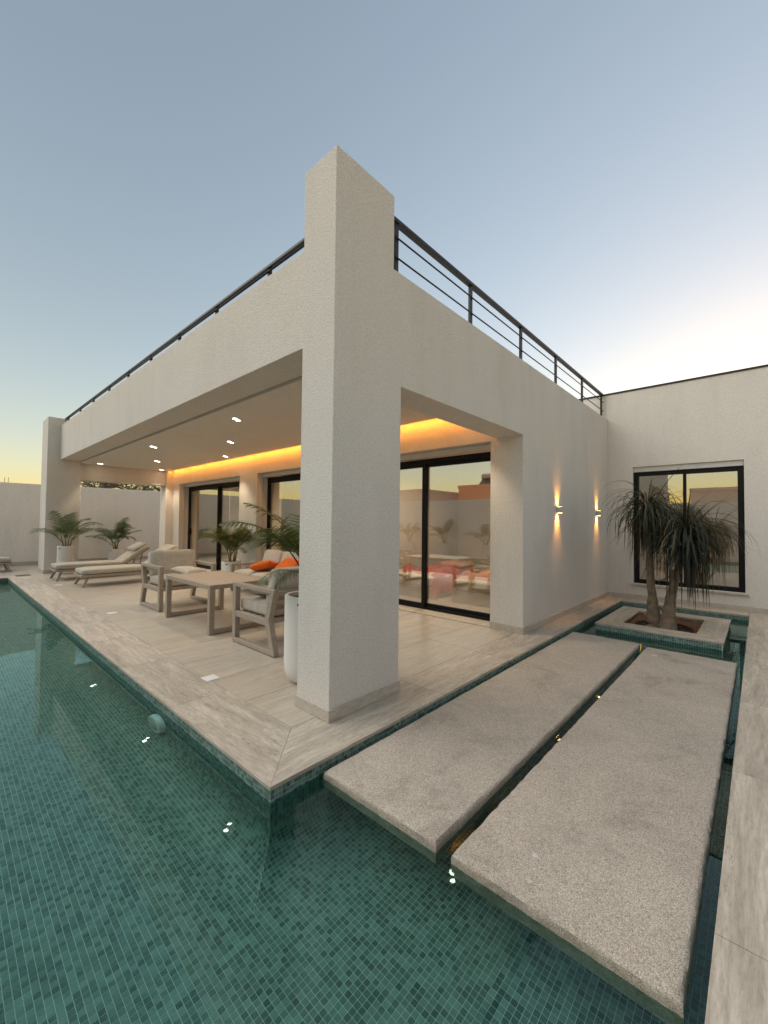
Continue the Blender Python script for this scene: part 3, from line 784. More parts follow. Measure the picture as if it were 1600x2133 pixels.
cs = [[(ix0-ox, iy0-ox), (ix1+ox, iy0-ox), (ix1-0.28, iy0+0.28), (ix0+0.28, iy0+0.28)],
      [(ix1+ox, iy0-ox), (ix1+ox, iy1+ox), (ix1-0.28, iy1-0.28), (ix1-0.28, iy0+0.28)],
      [(ix1+ox, iy1+ox), (ix0-ox, iy1+ox), (ix0+0.28, iy1-0.28), (ix1-0.28, iy1-0.28)],
      [(ix0-ox, iy1+ox), (ix0-ox, iy0-ox), (ix0+0.28, iy0+0.28), (ix0+0.28, iy1-0.28)]]
for k, poly in enumerate(cs):
    mx_ = sum(p[0] for p in poly)/4; my_ = sum(p[1] for p in poly)/4
    poly = [(p[0]+(mx_-p[0])*0.0015, p[1]+(my_-p[1])*0.0015) for p in poly]
    obj('coping_stone', MB().prism(poly, 2, -0.023, 0.004), M['cop_x'] if k % 2 == 0 else M['cop_y'], isl, 0.003, 1)
# earth with uneven surface
n = 28; vs_ = []; fs_ = []
for i in range(n+1):
    for j in range(n+1):
        vs_.append((ix0+0.25+(ix1-ix0-0.5)*i/n, iy0+0.25+(iy1-iy0-0.5)*j/n, -0.05+rnd.uniform(-0.012, 0.012)))
for i in range(n):
    for j in range(n): fs_.append((i*(n+1)+j, (i+1)*(n+1)+j, (i+1)*(n+1)+j+1, i*(n+1)+j+1))
obj('soil', MB().add(vs_, fs_), M['gravel'], isl, smooth=True)
rim = MB().lathe([(0.34, -0.055), (0.345, -0.018), (0.325, -0.015), (0.32, -0.045), (0.0, -0.045)], (5.12, -1.22, 0), 40)
obj('root_collar', rim, M['soil'], isl, smooth=True)

# ------------------------------------------------------------------ ponytail palm
pt = thing('ponytail_palm', 'twin-trunked ponytail palm with drooping dark strap leaves on the planter island', 'tree', (5.12, -1.2, -0.05))
def leaf_strip(mb, base, dirv, length, droop, width, seg=9, twist=0.0, fold=0.15, pw=2.0):
    d = Vector(dirv).normalized(); pts = []
    p = Vector(base); h = Vector((d.x, d.y, 0)); 
    el = math.asin(max(-1, min(1, d.z))); az = math.atan2(d.y, d.x)
    st = length/seg
    for i in range(seg+1):
        pts.append(p.copy())
        t = (i+0.5)/seg
        e = el - droop*(t**pw)
        e = max(e, -1.53)
        a = az + twist*t
        p = p + Vector((math.cos(e)*math.cos(a), math.cos(e)*math.sin(a), math.sin(e)))*st
    vs = []; fs = []
    for i, q in enumerate(pts):
        t = i/seg
        w_ = width*(0.55+0.45*min(1, t*5))*(1-t**3*0.97)
        tv = (pts[min(i+1, seg)]-pts[max(i-1, 0)]).normalized()
        side = tv.cross(Vector((0, 0, 1)))
        if side.length < 0.05: side = Vector((-math.sin(az), math.cos(az), 0))
        side.normalize(); up = side.cross(tv)
        vs += [q - side*w_/2 + up*w_*fold, q, q + side*w_/2 + up*w_*fold]
    for i in range(seg):
        a = i*3; fs += [(a, a+1, a+4, a+3), (a+1, a+2, a+5, a+4)]
    mb.add(vs, fs)
def trunk(path, radii, name='trunk'):
    mb = MB(); pts = []; rr = []
    for i in range(len(path)-1):
        for k in range(6):
            t = k/6; pts.append(Vector(path[i]).lerp(Vector(path[i+1]), t)); rr.append(radii[i]+(radii[i+1]-radii[i])*t)
    pts.append(Vector(path[-1])); rr.append(radii[-1])
    rs = random.Random(len(path)+int(path[0][1]*100))
    pts = [p+Vector((rs.uniform(-.006, .006), rs.uniform(-.006, .006), 0)) for p in pts]; rr = [r*rs.uniform(0.95, 1.06) for r in rr]
    mb.tube(pts, rr, 14)
    return obj(name, mb, M['bark'], pt, smooth=True)
trunk([(5.14, -1.12, -0.07), (5.13, -1.10, 0.10), (5.11, -1.085, 0.38), (5.10, -1.065, 0.8), (5.10, -1.05, 1.25), (5.10, -1.05, 1.62)], [0.125, 0.088, 0.058, 0.045, 0.042, 0.044])
trunk([(5.08, -1.27, -0.07), (5.08, -1.28, 0.10), (5.08, -1.31, 0.38), (5.09, -1.38, 0.75), (5.10, -1.46, 1.02), (5.08, -1.50, 1.26)], [0.13, 0.092, 0.062, 0.05, 0.045, 0.045])
def pony_crown(c, nl, lmin, lmax, seed, spread=1.0):
    rs = random.Random(seed)
    gm = MB(); dm = MB()
    for k in range(nl):
        az = rs.uniform(0, 2*PI); u = rs.random()
        el = math.radians(82 - 120*u**0.9 + rs.uniform(-10, 10))
        ln = rs.uniform(lmin, lmax)*(0.75+0.35*(1-abs(u-0.4)))
        base = Vector(c)+Vector((math.cos(az)*0.04, math.sin(az)*0.04, rs.uniform(-0.16, 0.10)-0.12*u))
        droop = rs.uniform(2.2, 3.8)*spread if rs.random() < 0.94 else rs.uniform(0.4, 1.2)
        mb = dm if (rs.random() < 0.10) else gm
        leaf_strip(mb, base, (math.cos(az)*math.cos(el), math.sin(az)*math.cos(el), math.sin(el)), ln, droop, rs.uniform(0.012, 0.024), 10, rs.uniform(-0.5, 0.5), 0.2, rs.uniform(0.7, 1.25))
    o = obj('crown', gm, M['pony'], pt, smooth=True); tag(o, kind='stuff')
    o2 = obj('dry_leaves', dm, M['pony_dry'], o, smooth=True); tag(o2, kind='stuff')
pony_crown((5.10, -1.04, 1.70), 330, 0.42, 0.82, 1)
pony_crown((5.04, -1.50, 1.34), 400, 0.46, 1.0, 2)

# ------------------------------------------------------------------ potted palms
def frond_mesh(seed, length, droop, leaflet, nleaf, width):
    rs = random.Random(seed); mb = MB(); pts = []
    p = Vector((0, 0, 0)); el = math.radians(78); seg = 16
    for i in range(seg+1):
        pts.append(p.copy()); t = i/seg
        e = el - droop*t**1.6
        p = p + Vector((math.cos(e), 0, math.sin(e)))*(length/seg)
    st = MB(); st.tube(pts, [0.008*(1-0.85*i/seg)+0.001 for i in range(seg+1)], 5)
    mb.add(st.v, st.f)
    for k in range(nleaf):
        t = 0.24 + 0.76*(k+0.5)/nleaf
        f_ = t*seg; i = min(int(f_), seg-1); q = pts[i].lerp(pts[i+1], f_-i)
        tv = (pts[i+1]-pts[i]).normalized(); up = Vector((-tv.z, 0, tv.x)); sd_ = Vector((0, 1, 0))
        for s_ in (-1, 1):
            ll = leaflet*math.sin(PI*min(1, 0.18+0.82*(t-0.24)/0.76))**0.6*rs.uniform(0.85, 1.1)*(1.0 if t < 0.93 else 0.8)
            fwd = 0.55+0.5*t
            d = (sd_*s_*1.0 + tv*fwd + up*rs.uniform(0.05, 0.35)).normalized()
            n0 = len(mb.v); m_ = 4; vs = []; fs = []
            pp = q.copy(); dd = d.copy(); w = width*rs.uniform(0.8, 1.1)
            for j in range(m_+1):
                tj = j/m_; w_ = w*(0.5+1.4*tj if tj < 0.35 else (1-tj)*1.5+0.02)
                w_ = min(w_, w)
                wid = dd.cross(sd_*s_ * -1 + up*0.2); 
                wid = tv*1.0 - dd*(tv.dot(dd)); wid.normalize()
                vs += [pp-wid*w_/2, pp+wid*w_/2]
                dd = (dd + Vector((0, 0, -1))*0.16*rs.uniform(0.6, 1.4)).normalized(); pp = pp + dd*(ll/m_)
            for j in range(m_): fs.append((2*j, 2*j+1, 2*j+3, 2*j+2))
            mb.add(vs, fs)
    me = mb.mesh('frond'); me.materials.append(M['palm']); me.shade_smooth()
    return me
FR = [frond_mesh(10+k, 1.0, 0.8+0.24*k, 0.28, 36, 0.016) for k in range(6)]
def pot_mesh(kind, r, h):
    mb = MB()
    if kind == 'cyl':
        mb.lathe([(0.0, 0.0), (r*0.93, 0.0), (r*0.97, 0.012), (r, 0.05), (r, h-0.006), (r-0.006, h), (r-0.026, h), (r-0.03, h-0.008), (r-0.03, h-0.05), (0, h-0.05)], (0, 0, 0), 40)
    else:
        mb.lathe([(0.0, 0.0), (r*0.55, 0.0), (r*0.72, 0.012), (r*0.88, 0.05), (r*0.97, 0.11), (r, 0.18), (r*1.0, h-0.008), (r-0.006, h), (r-0.03, h), (r-0.035, h-0.01), (r-0.035, h-0.06), (0, h-0.06)], (0, 0, 0), 48)
    return mb
def potted_palm(label, loc, r, h, kind, nf, fl, seed, stems=5, elmin=20, scale_leaf=1.0, azs=None):
    rs = random.Random(seed)
    t = thing('potted_palm', label, 'potted plant', loc, 0, 'palms in white pots')
    po = obj('pot', pot_mesh(kind, r, h), M['pot'], t, smooth=False, local=True); smooth_by_angle(po, 30)
    so_ = MB().lathe([(r-0.036, h-0.035), (r*0.5, h-0.028), (0, h-0.03)], (0, 0, 0), 24); obj('soil', so_, M['soil'], t, local=True)
    obj('pot_badge', MB().box(-0.03, -0.002, -0.008, 0.03, 0.002, 0.008), M['rail'], po, local=True)
    bd = po.children[0]; az_ = math.radians(215); bd.location = (math.cos(az_)*(r+0.001), math.sin(az_)*(r+0.001), h-0.06); bd.rotation_euler = (0, 0, az_+PI/2)
    bases = []
    for k in range(stems):
        a = rs.uniform(0, 2*PI); rr = rs.uniform(0.02, 0.09); hh = rs.uniform(0.18, 0.38)
        b0 = Vector((math.cos(a)*rr, math.sin(a)*rr, h-0.04)); b1 = b0 + Vector((math.cos(a)*0.05, math.sin(a)*0.05, hh))
        obj('stem', MB().tube([b0, (b0+b1)/2+Vector((0.004, 0, 0)), b1], [0.02, 0.017, 0.012], 8), M['palm_stem'], t, smooth=True, local=True)
        bases.append((b1, a))
    for k in range(nf):
        b1, a = bases[k % stems]
        o = link('frond', FR[rs.randrange(6) if azs is None or k >= len(azs) else azs[k][3]], None, t)
        az = a + rs.uniform(-0.9, 0.9) if azs is None or k >= len(azs) else azs[k][0]
        tilt = math.radians(rs.uniform(-6, 34)) if azs is None or k >= len(azs) else azs[k][1]
        s_ = fl*rs.uniform(0.72, 1.12) if azs is None or k >= len(azs) else azs[k][2]
        o.location = b1 - Vector((0, 0, 0.05)); o.rotation_euler = (rs.uniform(-0.3, 0.3), tilt, az); o.scale = (s_, s_*scale_leaf, s_)
    return t
potted_palm('wide potted palm in a tall white pot in front of the end pillar', (0.42, 10.98, 0), 0.175, 0.72, 'cyl', 16, 0.88, 3)
potted_palm('potted palm by the garden wall behind the raised lounger heads', (2.30, 13.9, 0), 0.22, 0.43, 'cyl', 20, 0.90, 9)
potted_palm('bushy potted palm against the wall pier between two sliding doors', (2.84, 6.92, 0), 0.22, 0.47, 'cyl', 34, 0.86, 5)
potted_palm('tall arching palm in a tall round-bottomed white pot behind the corner pillar', (0.385, 0.76, 0), 0.205, 0.755, 'round', 11, 0.6, 21, 5, 20, 1.35,
            [(math.radians(a), t_, sc_, k_) for a, t_, sc_, k_ in ((150, 0.18, 0.86, 1), (165, 0.42, 0.86, 2), (140, 0.40, 0.74, 3), (120, 0.02, 0.72, 1), (60, 0.25, 0.8, 2), (200, 0.30, 0.70, 2), (20, 0.15, 0.8, 1), (145, 1.05, 0.46, 4), (170, 0.95, 0.5, 3), (100, 0.5, 0.7, 2), (280, 0.3, 0.6, 2))])
# palms along the opposite wall, seen mirrored in the doors
for i, (x_, y_, s_) in enumerate(((-5.95, 5.9, 31), (-6.0, 7.9, 32), (-6.0, 9.8, 33))):
    potted_palm(['potted palm mirrored in the doors, nearest the camera end of the wall', 'potted palm mirrored in the doors, middle one of three', 'potted palm mirrored in the doors, closest to the pool end'][i], (x_, y_, 0), 0.24, 0.55, 'cyl', 11, 0.95, s_)

# ------------------------------------------------------------------ furniture
def rbox_mesh(name, sx, sy, sz, r, puff=0.0):
    """upholstered block, base centre at origin"""
    bm = bmesh.new(); nx, ny, nz = 8, 8, 4
    bmesh.ops.create_cube(bm, size=1.0)
    bmesh.ops.subdivide_edges(bm, edges=bm.edges[:], cuts=7, use_grid_fill=True)
    for v in bm.verts:
        x, y_, z = v.co*2
        X, Y, Z = x*sx/2, y_*sy/2, z*sz/2
        cx_ = max(-sx/2+r, min(sx/2-r, X)); cy_ = max(-sy/2+r, min(sy/2-r, Y)); cz_ = max(-sz/2+r, min(sz/2-r, Z))
        d = Vector((X-cx_, Y-cy_, Z-cz_))
        if d.length > 1e-6: d = d.normalized()*r
        pz = puff*(1-x*x)*(1-y_*y_)*(1 if z > 0.3 else 0)
        v.co = (cx_+d.x, cy_+d.y, cz_+d.z+sz/2+pz)
    me = bpy.data.meshes.new(name); bm.to_mesh(me); bm.free(); me.shade_smooth()
    return me
def pillow_mesh(name, sx, sy, h, seed=1, n=16):
    rs = random.Random(seed); vs = []; fs = []
    for side in (1, -1):
        for i in range(n+1):
            for j in range(n+1):
                u = -1+2*i/n; v = -1+2*j/n
                pinch = 1-0.07*(1-abs(u))*(abs(v)) - 0.0
                z = h/2*((1-u**4)*(1-v**4))**0.55*(1+0.10*math.sin(3*u+seed)*math.cos(2.3*v))
                ex = 1-0.06*(1-v*v)*0 - 0.05*(1-abs(v)**2)*abs(u)**6
                ey = 1-0.05*(1-abs(u)**2)*abs(v)**6
                vs.append((u*sx/2*(1-0.06*(1-v*v)*abs(u)), v*sy/2*(1-0.06*(1-u*u)*abs(v)), side*max(z, 0.003)))
    m_ = (n+1)**2
    for i in range(n):
        for j in range(n):
            a = i*(n+1)+j; fs.append((a, a+n+1, a+n+2, a+1)); fs.append((m_+a, m_+a+1, m_+a+n+2, m_+a+n+1))
    # close rim
    rim_ = [(0, j) for j in range(n)] + [(i, n) for i in range(n)] + [(n, j) for j in range(n, 0, -1)] + [(i, 0) for i in range(n, 0, -1)]
    idx = [i*(n+1)+j for i, j in rim_]
    for k in range(len(idx)):
        a, b_ = idx[k], idx[(k+1) % len(idx)]; fs.append((a, b_, b_+m_, a+m_))
    mb = MB().add(vs, fs); return mb.mesh(name, smooth=True)
def striped():
    m, nt, bb = new_mat('striped_fabric')
    tc = N(nt, 'ShaderNodeTexCoord'); w_ = N(nt, 'ShaderNodeTexWave'); w_.inputs['Scale'].default_value = 5.5; w_.inputs['Distortion'].default_value = 0.5
    L(nt, tc.outputs['Object'], w_.inputs['Vector'])
    L(nt, ramp(nt, w_.outputs[1], [(0.35, (0.16, 0.12, 0.09)), (0.6, (0.42, 0.35, 0.28))]), bb.inputs['Base Color']); bb.inputs['Roughness'].default_value = 0.95
    return m
M['striped'] = striped()

def armchair(label, loc, rz):
    """local: width along x (-.44...44), front at y=-.43, back at y=.43"""
    t = thing('armchair', label, 'armchair', loc, rz, 'armchairs at the coffee table')
    T_ = M['taupe']; w = 0.065; W = 0.44
    for s_ in (-1, 1):
        x_ = s_*(W-0.03)
        obj('front_leg', MB().bar((x_, -0.40, 0.055), (x_, -0.40, 0.645), 0.062, 0.07, (0, 1, 0)), T_, t, 0.004, 1, local=True)
        mb = MB().prism([(0.36, 0.055), (0.44, 0.055), (0.335, 0.36), (0.43, 0.69), (0.36, 0.69), (0.25, 0.36)], 0, x_-0.031, x_+0.031)
        obj('rear_leg', mb, T_, t, 0.003, 1, local=True)
        obj('armrest', MB().box(x_-0.034, -0.436, 0.645, x_+0.034, 0.37, 0.69), T_, t, 0.004, 1, local=True)
        obj('floor_rail', MB().box(x_-0.031, -0.43, 0.008, x_+0.031, 0.445, 0.055), T_, t, 0.004, 1, local=True)
        obj('side_rail', MB().box(x_-0.029, -0.365, 0.30, x_+0.029, 0.28, 0.365), T_, t, 0.003, 1, local=True)
        for yy_ in (-0.39, 0.40): obj('foot', MB().box(x_-0.02, yy_-0.02, 0.0, x_+0.02, yy_+0.02, 0.0085), M['black'], t, local=True)
    obj('seat_rail', MB().box(-W+0.06, -0.39, 0.305, W-0.06, -0.33, 0.36), T_, t, 0.003, 1, local=True)
    obj('seat_rail', MB().box(-W+0.06, 0.22, 0.305, W-0.06, 0.27, 0.36), T_, t, 0.003, 1, local=True)
    for k in range(4): 
        y_ = -0.26+0.13*k; obj('seat_slat', MB().box(-W+0.06, y_, 0.335, W-0.06, y_+0.06, 0.355), T_, t, local=True)
    for k in range(3):
        z_ = 0.44+0.10*k; y_ = 0.315+0.028*k
        obj('back_slat', MB().bar((-W+0.06, y_, z_), (W-0.06, y_, z_), 0.02, 0.055, (0, 0.28, 0.96)), T_, t, 0.003, 1, local=True)
    c = link('seat_cushion', rbox_mesh('seat_cushion', 0.74, 0.66, 0.145, 0.045, 0.012), M['cushion'], t); c.location = (0, -0.075, 0.362)
    bmx = link('back_cushion', rbox_mesh('back_cushion', 0.74, 0.165, 0.43, 0.055), M['cushion'], t); bmx.location = (0, 0.185, 0.475); bmx.rotation_euler = (-0.27, 0, 0)
    return t
armchair('taupe metal armchair with beige cushions, its back to the loungers', (0.89, 4.96, 0), 0.0)
armchair('taupe metal armchair with beige cushions, nearest the corner pillar', (0.93, 1.90, 0), PI)
def cushion(label, me, mat, loc, rot, cat='cushion', group=None):
    o = link('cushion', me, mat); o.location = loc; o.rotation_euler = rot; return tag(o, label, cat, group)
cushion('flat grey throw pillow lying on the far armchair seat', pillow_mesh('cushion', 0.42, 0.42, 0.12, 3), M['cushion'], (0.98, 4.74, 0.575), (0.12, 0.05, 0.3))
cushion('striped grey throw pillow lying on the near armchair seat', pillow_mesh('cushion', 0.42, 0.42, 0.12, 4), M['striped'], (0.84, 2.02, 0.575), (0.06, 0.08, 0.5))

# coffee table
tt = thing('coffee_table', 'taupe metal coffee table with slatted top between the armchairs', 'table', (0.83, 3.44, 0))
tx, ty, th_ = 0.43, 0.71, 0.61
fr_ = MB(); fr_.box(-tx, -ty, th_-0.055, tx, -ty+0.06, th_).box(-tx, ty-0.06, th_-0.055, tx, ty, th_).box(-tx, -ty+0.06, th_-0.055, -tx+0.06, ty-0.06, th_).box(tx-0.06, -ty+0.06, th_-0.055, tx, ty-0.06, th_)
obj('top_frame', fr_, M['taupe'], tt, 0.003, 1, local=True)
ns = 6; sw = (2*tx-0.12)/ns
for k in range(ns):
    x_ = -tx+0.06+k*sw; obj('top_slat', MB().box(x_+0.0025, -ty+0.061, th_-0.02, x_+sw-0.0025, ty-0.061, th_-0.001), M['tabletop'], tt, 0.002, 1, local=True)
for sx in (-1, 1):
    for sy in (-1, 1):
        x_ = sx*(tx-0.033); y_ = sy*(ty-0.033)
        obj('leg', MB().box(x_-0.033, y_-0.033, 0.0, x_+0.033, y_+0.033, th_-0.0555), M['taupe'], tt, 0.004, 1, local=True)
for sy in (-1, 1):
    y_ = sy*(ty-0.033); obj('floor_rail', MB().box(-tx+0.067, y_-0.03, 0.008, tx-0.067, y_+0.03, 0.062), M['taupe'], tt, 0.003, 1, local=True)

# sofa along the doors
sf = thing('sofa', 'low taupe-framed sofa with cream cushions along the sliding doors', 'sofa', (2.62, 4.62, 0))
sl, sdp = 1.08, 0.44
for s_ in (-1, 1):
    y_ = s_*(sl-0.035)
    obj('armrest', MB().box(-sdp, y_-0.034, 0.50, sdp, y_+0.034, 0.545), M['taupe'], sf, 0.004, 1, local=True)
    for x_ in (-sdp+0.035, sdp-0.035): obj('leg', MB().box(x_-0.033, y_-0.03, 0.0, x_+0.033, y_+0.03, 0.4995), M['taupe'], sf, 0.004, 1, local=True)
    obj('side_rail', MB().box(-sdp+0.07, y_-0.026, 0.20, sdp-0.07, y_+0.026, 0.26), M['taupe'], sf, 0.003, 1, local=True)
obj('seat_frame', MB().box(-sdp+0.01, -sl+0.068, 0.20, sdp-0.02, sl-0.068, 0.255), M['taupe'], sf, 0.004, 1, local=True)
obj('back_frame', MB().box(sdp-0.06, -sl+0.068, 0.30, sdp-0.02, sl-0.068, 0.60), M['taupe'], sf, 0.004, 1, local=True)
for k in range(3):
    c = link('seat_cushion', rbox_mesh('seat_cushion', 0.80, 0.66, 0.17, 0.05, 0.012), M['cushion2'], sf); c.location = (-0.02, -0.67+0.67*k, 0.256)
    c = link('back_cushion', rbox_mesh('back_cushion', 0.17, 0.64, 0.42, 0.07), M['cushion2'], sf); c.location = (0.24, -0.67+0.67*k, 0.40); c.rotation_euler = (0, 0.30, 0)
cushion('bright orange throw pillow on the sofa, nearer the sofa arm', pillow_mesh('cushion', 0.46, 0.46, 0.16, 5), M['orange'], (2.50, 4.92, 0.53), (-0.30, 0.22, 0.5), group='orange throw pillows')
cushion('bright orange throw pillow on the sofa, propped behind the first', pillow_mesh('cushion', 0.46, 0.46, 0.16, 6), M['orange'], (2.66, 4.36, 0.55), (0.15, -0.55, 0.2), group='orange throw pillows')

# sun loungers
def lounger():
    """local: foot end at x=0, head towards +x, width along y"""
    t = thing('sun_lounger', '', 'sun lounger', (0, 0, 0), 0, 'beige sun loungers')
    W = 0.36
    fr_ = MB(); fr_.box(0, -W, 0.205, 1.95, -W+0.05, 0.25).box(0, W-0.05, 0.205, 1.95, W, 0.25).box(0, -W+0.05, 0.205, 0.07, W-0.05, 0.25).box(1.88, -W+0.05, 0.205, 1.95, W-0.05, 0.25)
    obj('frame', fr_, M['taupe'], t, 0.004, 1, local=True)
    for k in range(9): obj('slat', MB().box(0.12+0.13*k, -W+0.05, 0.222, 0.20+0.13*k, W-0.05, 0.242), M['taupe'], t, local=True)
    for x_, dx in ((0.13, -0.09), (1.72, 0.09)):
        for s_ in (-1, 1):
            obj('leg', MB().bar((x_, s_*(W-0.06), 0.21), (x_+dx, s_*(W+0.0), 0.0), 0.05, 0.035, (0, 1, 0)), M['taupe'], t, 0.003, 1, local=True)
    c = link('mattress', rbox_mesh('mattress', 1.30, 0.70, 0.12, 0.045, 0.006), M['cushion'], t); c.location = (0.67, 0, 0.252)
    bk = link('back_mattress', rbox_mesh('back_mattress', 0.84, 0.70, 0.12, 0.045, 0.006), M['cushion'], t); bk.location = (1.61, 0, 0.435); bk.rotation_euler = (0, -0.64, 0)
    obj('backrest_frame', MB().bar((1.30, -W+0.04, 0.24), (1.95, -W+0.04, 0.68), 0.03, 0.03, (0, 1, 0)).bar((1.30, W-0.04, 0.24), (1.95, W-0.04, 0.68), 0.03, 0.03, (0, 1, 0)), M['taupe'], t, local=True)
    obj('support_strut', MB().bar((1.75, -0.25, 0.23), (1.80, -0.25, 0.55), 0.025, 0.025, (0, 1, 0)).bar((1.75, 0.25, 0.23), (1.80, 0.25, 0.55), 0.025, 0.025, (0, 1, 0)), M['taupe'], t, local=True)
    pl = link('head_pillow', rbox_mesh('head_pillow', 0.34, 0.62, 0.10, 0.045, 0.01), M['cushion'], t); pl.location = (1.77, 0, 0.665); pl.rotation_euler = (0, -0.50, 0)
    return t
l1 = lounger(); l1.location = (0.17, 8.38, 0); l1['label'] = 'beige cushioned sun lounger just behind the armchair, nearer of two'
l2 = copy_tree(l1); l2.location = (-0.02, 9.86, 0); l2['label'] = 'beige cushioned sun lounger beside the end pillar palm, farther of two'
l3 = copy_tree(l1); l3.location = (-0.45, 12.75, 0); l3.rotation_euler = (0, 0, PI); l3['label'] = 'sun lounger cut off at the left picture edge past the pool'

# floor plates beside the coping
for i, (x_, y_, lb) in enumerate(((-0.20, 1.39, 'white square floor plate near the pool corner in the terrace'), (-0.05, 4.96, 'white square floor plate in the terrace beside the armchair'), (-0.22, 5.35, 'pale square floor plate in the terrace closest to the coping'), (-0.07, 8.8, 'white square floor plate in the terrace before the loungers'))):
    t = thing('floor_plate', lb, 'floor plate', (x_, y_, 0.001), 0, 'floor plates in the terrace')
    obj('frame', MB().prism([(-0.06, -0.065), (0.06, -0.065), (0.06, 0.065), (-0.06, 0.065)], 2, 0.0, 0.003), M['skirt'] if i == 2 else M['white'], t, 0.001, 1, local=True)
    obj('lid', MB().box(-0.052, -0.057, 0.003, 0.052, 0.057, 0.0045), M['skirt'] if i == 2 else M['white'], t, 0.001, 1, local=True)
    for sx in (-1, 1): obj('screw', MB().lathe([(0.004, 0.0045), (0.003, 0.0055), (0, 0.0055)], (sx*0.042, 0.0, 0), 10), M['shutter'], t, local=True)

# pool lamp, switched off, on the mosaic wall
pl = thing('pool_lamp', 'round white unlit underwater lamp on the mosaic pool wall', 'pool lamp', (PX-0.002, 1.24, -0.33))
def disc(prof_, mat, nm, parent):
    o = obj(nm, MB().lathe(prof_, (0, 0, 0), 40), mat, parent, local=True, smooth=False); o.rotation_euler = (0, -PI/2, 0); smooth_by_angle(o, 40); return o
disc([(0.10, 0.0), (0.135, 0.005), (0.138, 0.03), (0.125, 0.05), (0.10, 0.056), (0.092, 0.05), (0.0, 0.05)], M['white'], 'lamp_ring', pl)
disc([(0.09, 0.0505), (0.08, 0.058), (0.0, 0.062)], M['shutter'], 'lens', pl)

# ------------------------------------------------------------------ lamps
def add_light(name, kind, parent, loc, energy, col, **kw):
    d = bpy.data.lights.new(name, kind); d.energy = energy; d.color = col
    for k, v in kw.items(): setattr(d, k, v)
    o = bpy.data.objects.new(name, d); COL.objects.link(o); o.parent = parent; o.location = loc
    return o
DL = [(1.17, 3.63, 'recessed twin ceiling downlight nearest the corner pillar'), (1.98, 5.40, 'recessed twin ceiling downlight in the middle row, nearer of two'), (2.78, 7.20, 'recessed twin ceiling downlight by the cove, left of the pillar'),
      (1.19, 7.19, 'recessed twin ceiling downlight in the outer row, second from the pillar'), (2.02, 9.41, 'recessed twin ceiling downlight in the middle row, farther of two'), (2.78, 11.28, 'recessed twin ceiling downlight over the end beam beside the cove'),
      (1.17, 11.22, 'recessed twin ceiling downlight over the end beam beside the front beam'), (2.72, 0.72, 'recessed twin ceiling downlight above the right opening, mirrored in the water')]
me_trim = MB().lathe([(0.034, 0.0), (0.041, -0.003), (0.043, 0.0), (0.034, 0.0)], (0, 0, 0), 24).mesh('trim_ring')
me_lens = MB().lathe([(0.034, -0.0008), (0.0, -0.0012)], (0, 0, 0), 24).mesh('lens')
for x_, y_, lb in DL:
    t = thing('downlight', lb, 'downlight', (x_, y_, 2.9495), 0, 'recessed ceiling downlights')
    for s_ in (-1, 1):
        a = link('trim_ring', me_trim, M['white'], t); a.location = (s_*0.042, s_*0.035, 0)
        a = link('lens', me_lens, M['lamp'], t); a.location = (s_*0.042, s_*0.035, 0)
    add_light('lamp_light', 'SPOT', t, (0, 0, -0.02), 16.0, (1.0, 0.84, 0.60), spot_size=math.radians(82), spot_blend=0.6, shadow_soft_size=0.04)
# cove strip along the patio wall
cv = thing('cove_light', 'glowing amber light strip hidden in the ceiling gap above the doors', 'light strip', (3.07, 6.0, 2.985))
M['strip'] = emis('cove_strip', (1.0, 0.46, 0.07), 1.0)
obj('strip', MB().box(3.062, 0.45, 2.975, 3.070, 11.55, 2.993), M['strip'], cv)
cl = add_light('cove_glow', 'AREA', cv, (0.012, 0.0, 0.0), 9.0, (1.0, 0.35, 0.035), shape='RECTANGLE', size=11.1, size_y=0.02)
cl.rotation_euler = Matrix(((0, -0.53, -0.848), (1, 0, 0), (0, -0.848, 0.53))).to_euler()
# wall lamps
for x_, lb in ((4.40, 'small up-and-down wall lamp on the side wall, nearer the patio'), (6.42, 'small up-and-down wall lamp on the side wall, nearer the wing')):
    t = thing('wall_lamp', lb, 'wall lamp', (x_, 0, 1.625), 0, 'up-and-down wall lamps')
    obj('body', MB().box(-0.045, -0.075, -0.045, 0.045, -0.012, 0.045), M['shutter'], t, 0.004, 1, local=True)
    obj('back_plate', MB().box(-0.035, -0.012, -0.035, 0.035, -0.0005, 0.035), M['shutter'], t, local=True)
    for s_ in (-1, 1):
        obj('lens', MB().box(-0.03, -0.065, min(s_*0.0455, s_*0.047), 0.03, -0.02, max(s_*0.0455, s_*0.047)), M['lamp_warm'], t, local=True)
        o = add_light('lamp_light', 'AREA', t, (0, -0.03, s_*0.0485), 0.55 if s_ < 0 else 0.38, (1.0, 0.42, 0.07), shape='RECTANGLE', size=0.06, size_y=0.03, spread=math.radians(72))
        o.rotation_euler = (0.30 if s_ < 0 else PI-0.30, 0, 0)

# ------------------------------------------------------------------ interiors behind the glass
def curtain(label, x_, y0, y1):
    n = int((y1-y0)/0.02); vs = []; fs = []
    for i in range(n+1):
        yy_ = y0+(y1-y0)*i/n; xx_ = x_+0.035*math.sin(yy_*48)+0.012*math.sin(yy_*17+1)
        vs += [(xx_, yy_, 0.02), (xx_+0.006, yy_, 1.4), (xx_, yy_, 2.82)]
    for i in range(n): fs += [(3*i, 3*i+3, 3*i+4, 3*i+1), (3*i+1, 3*i+4, 3*i+5, 3*i+2)]
    t = thing('curtain', label, 'curtain', (x_, (y0+y1)/2, 0), 0, 'beige curtains')
    obj('drape', MB().add(vs, fs), M['curtain'], t, smooth=True)
    obj('rod', MB().tube([(x_, y0-0.05, 2.84), (x_, y1+0.05, 2.84)], 0.012, 8), M['shutter'], t)
curtain('beige curtain behind the far sliding door', 3.95, 9.3, 11.4)
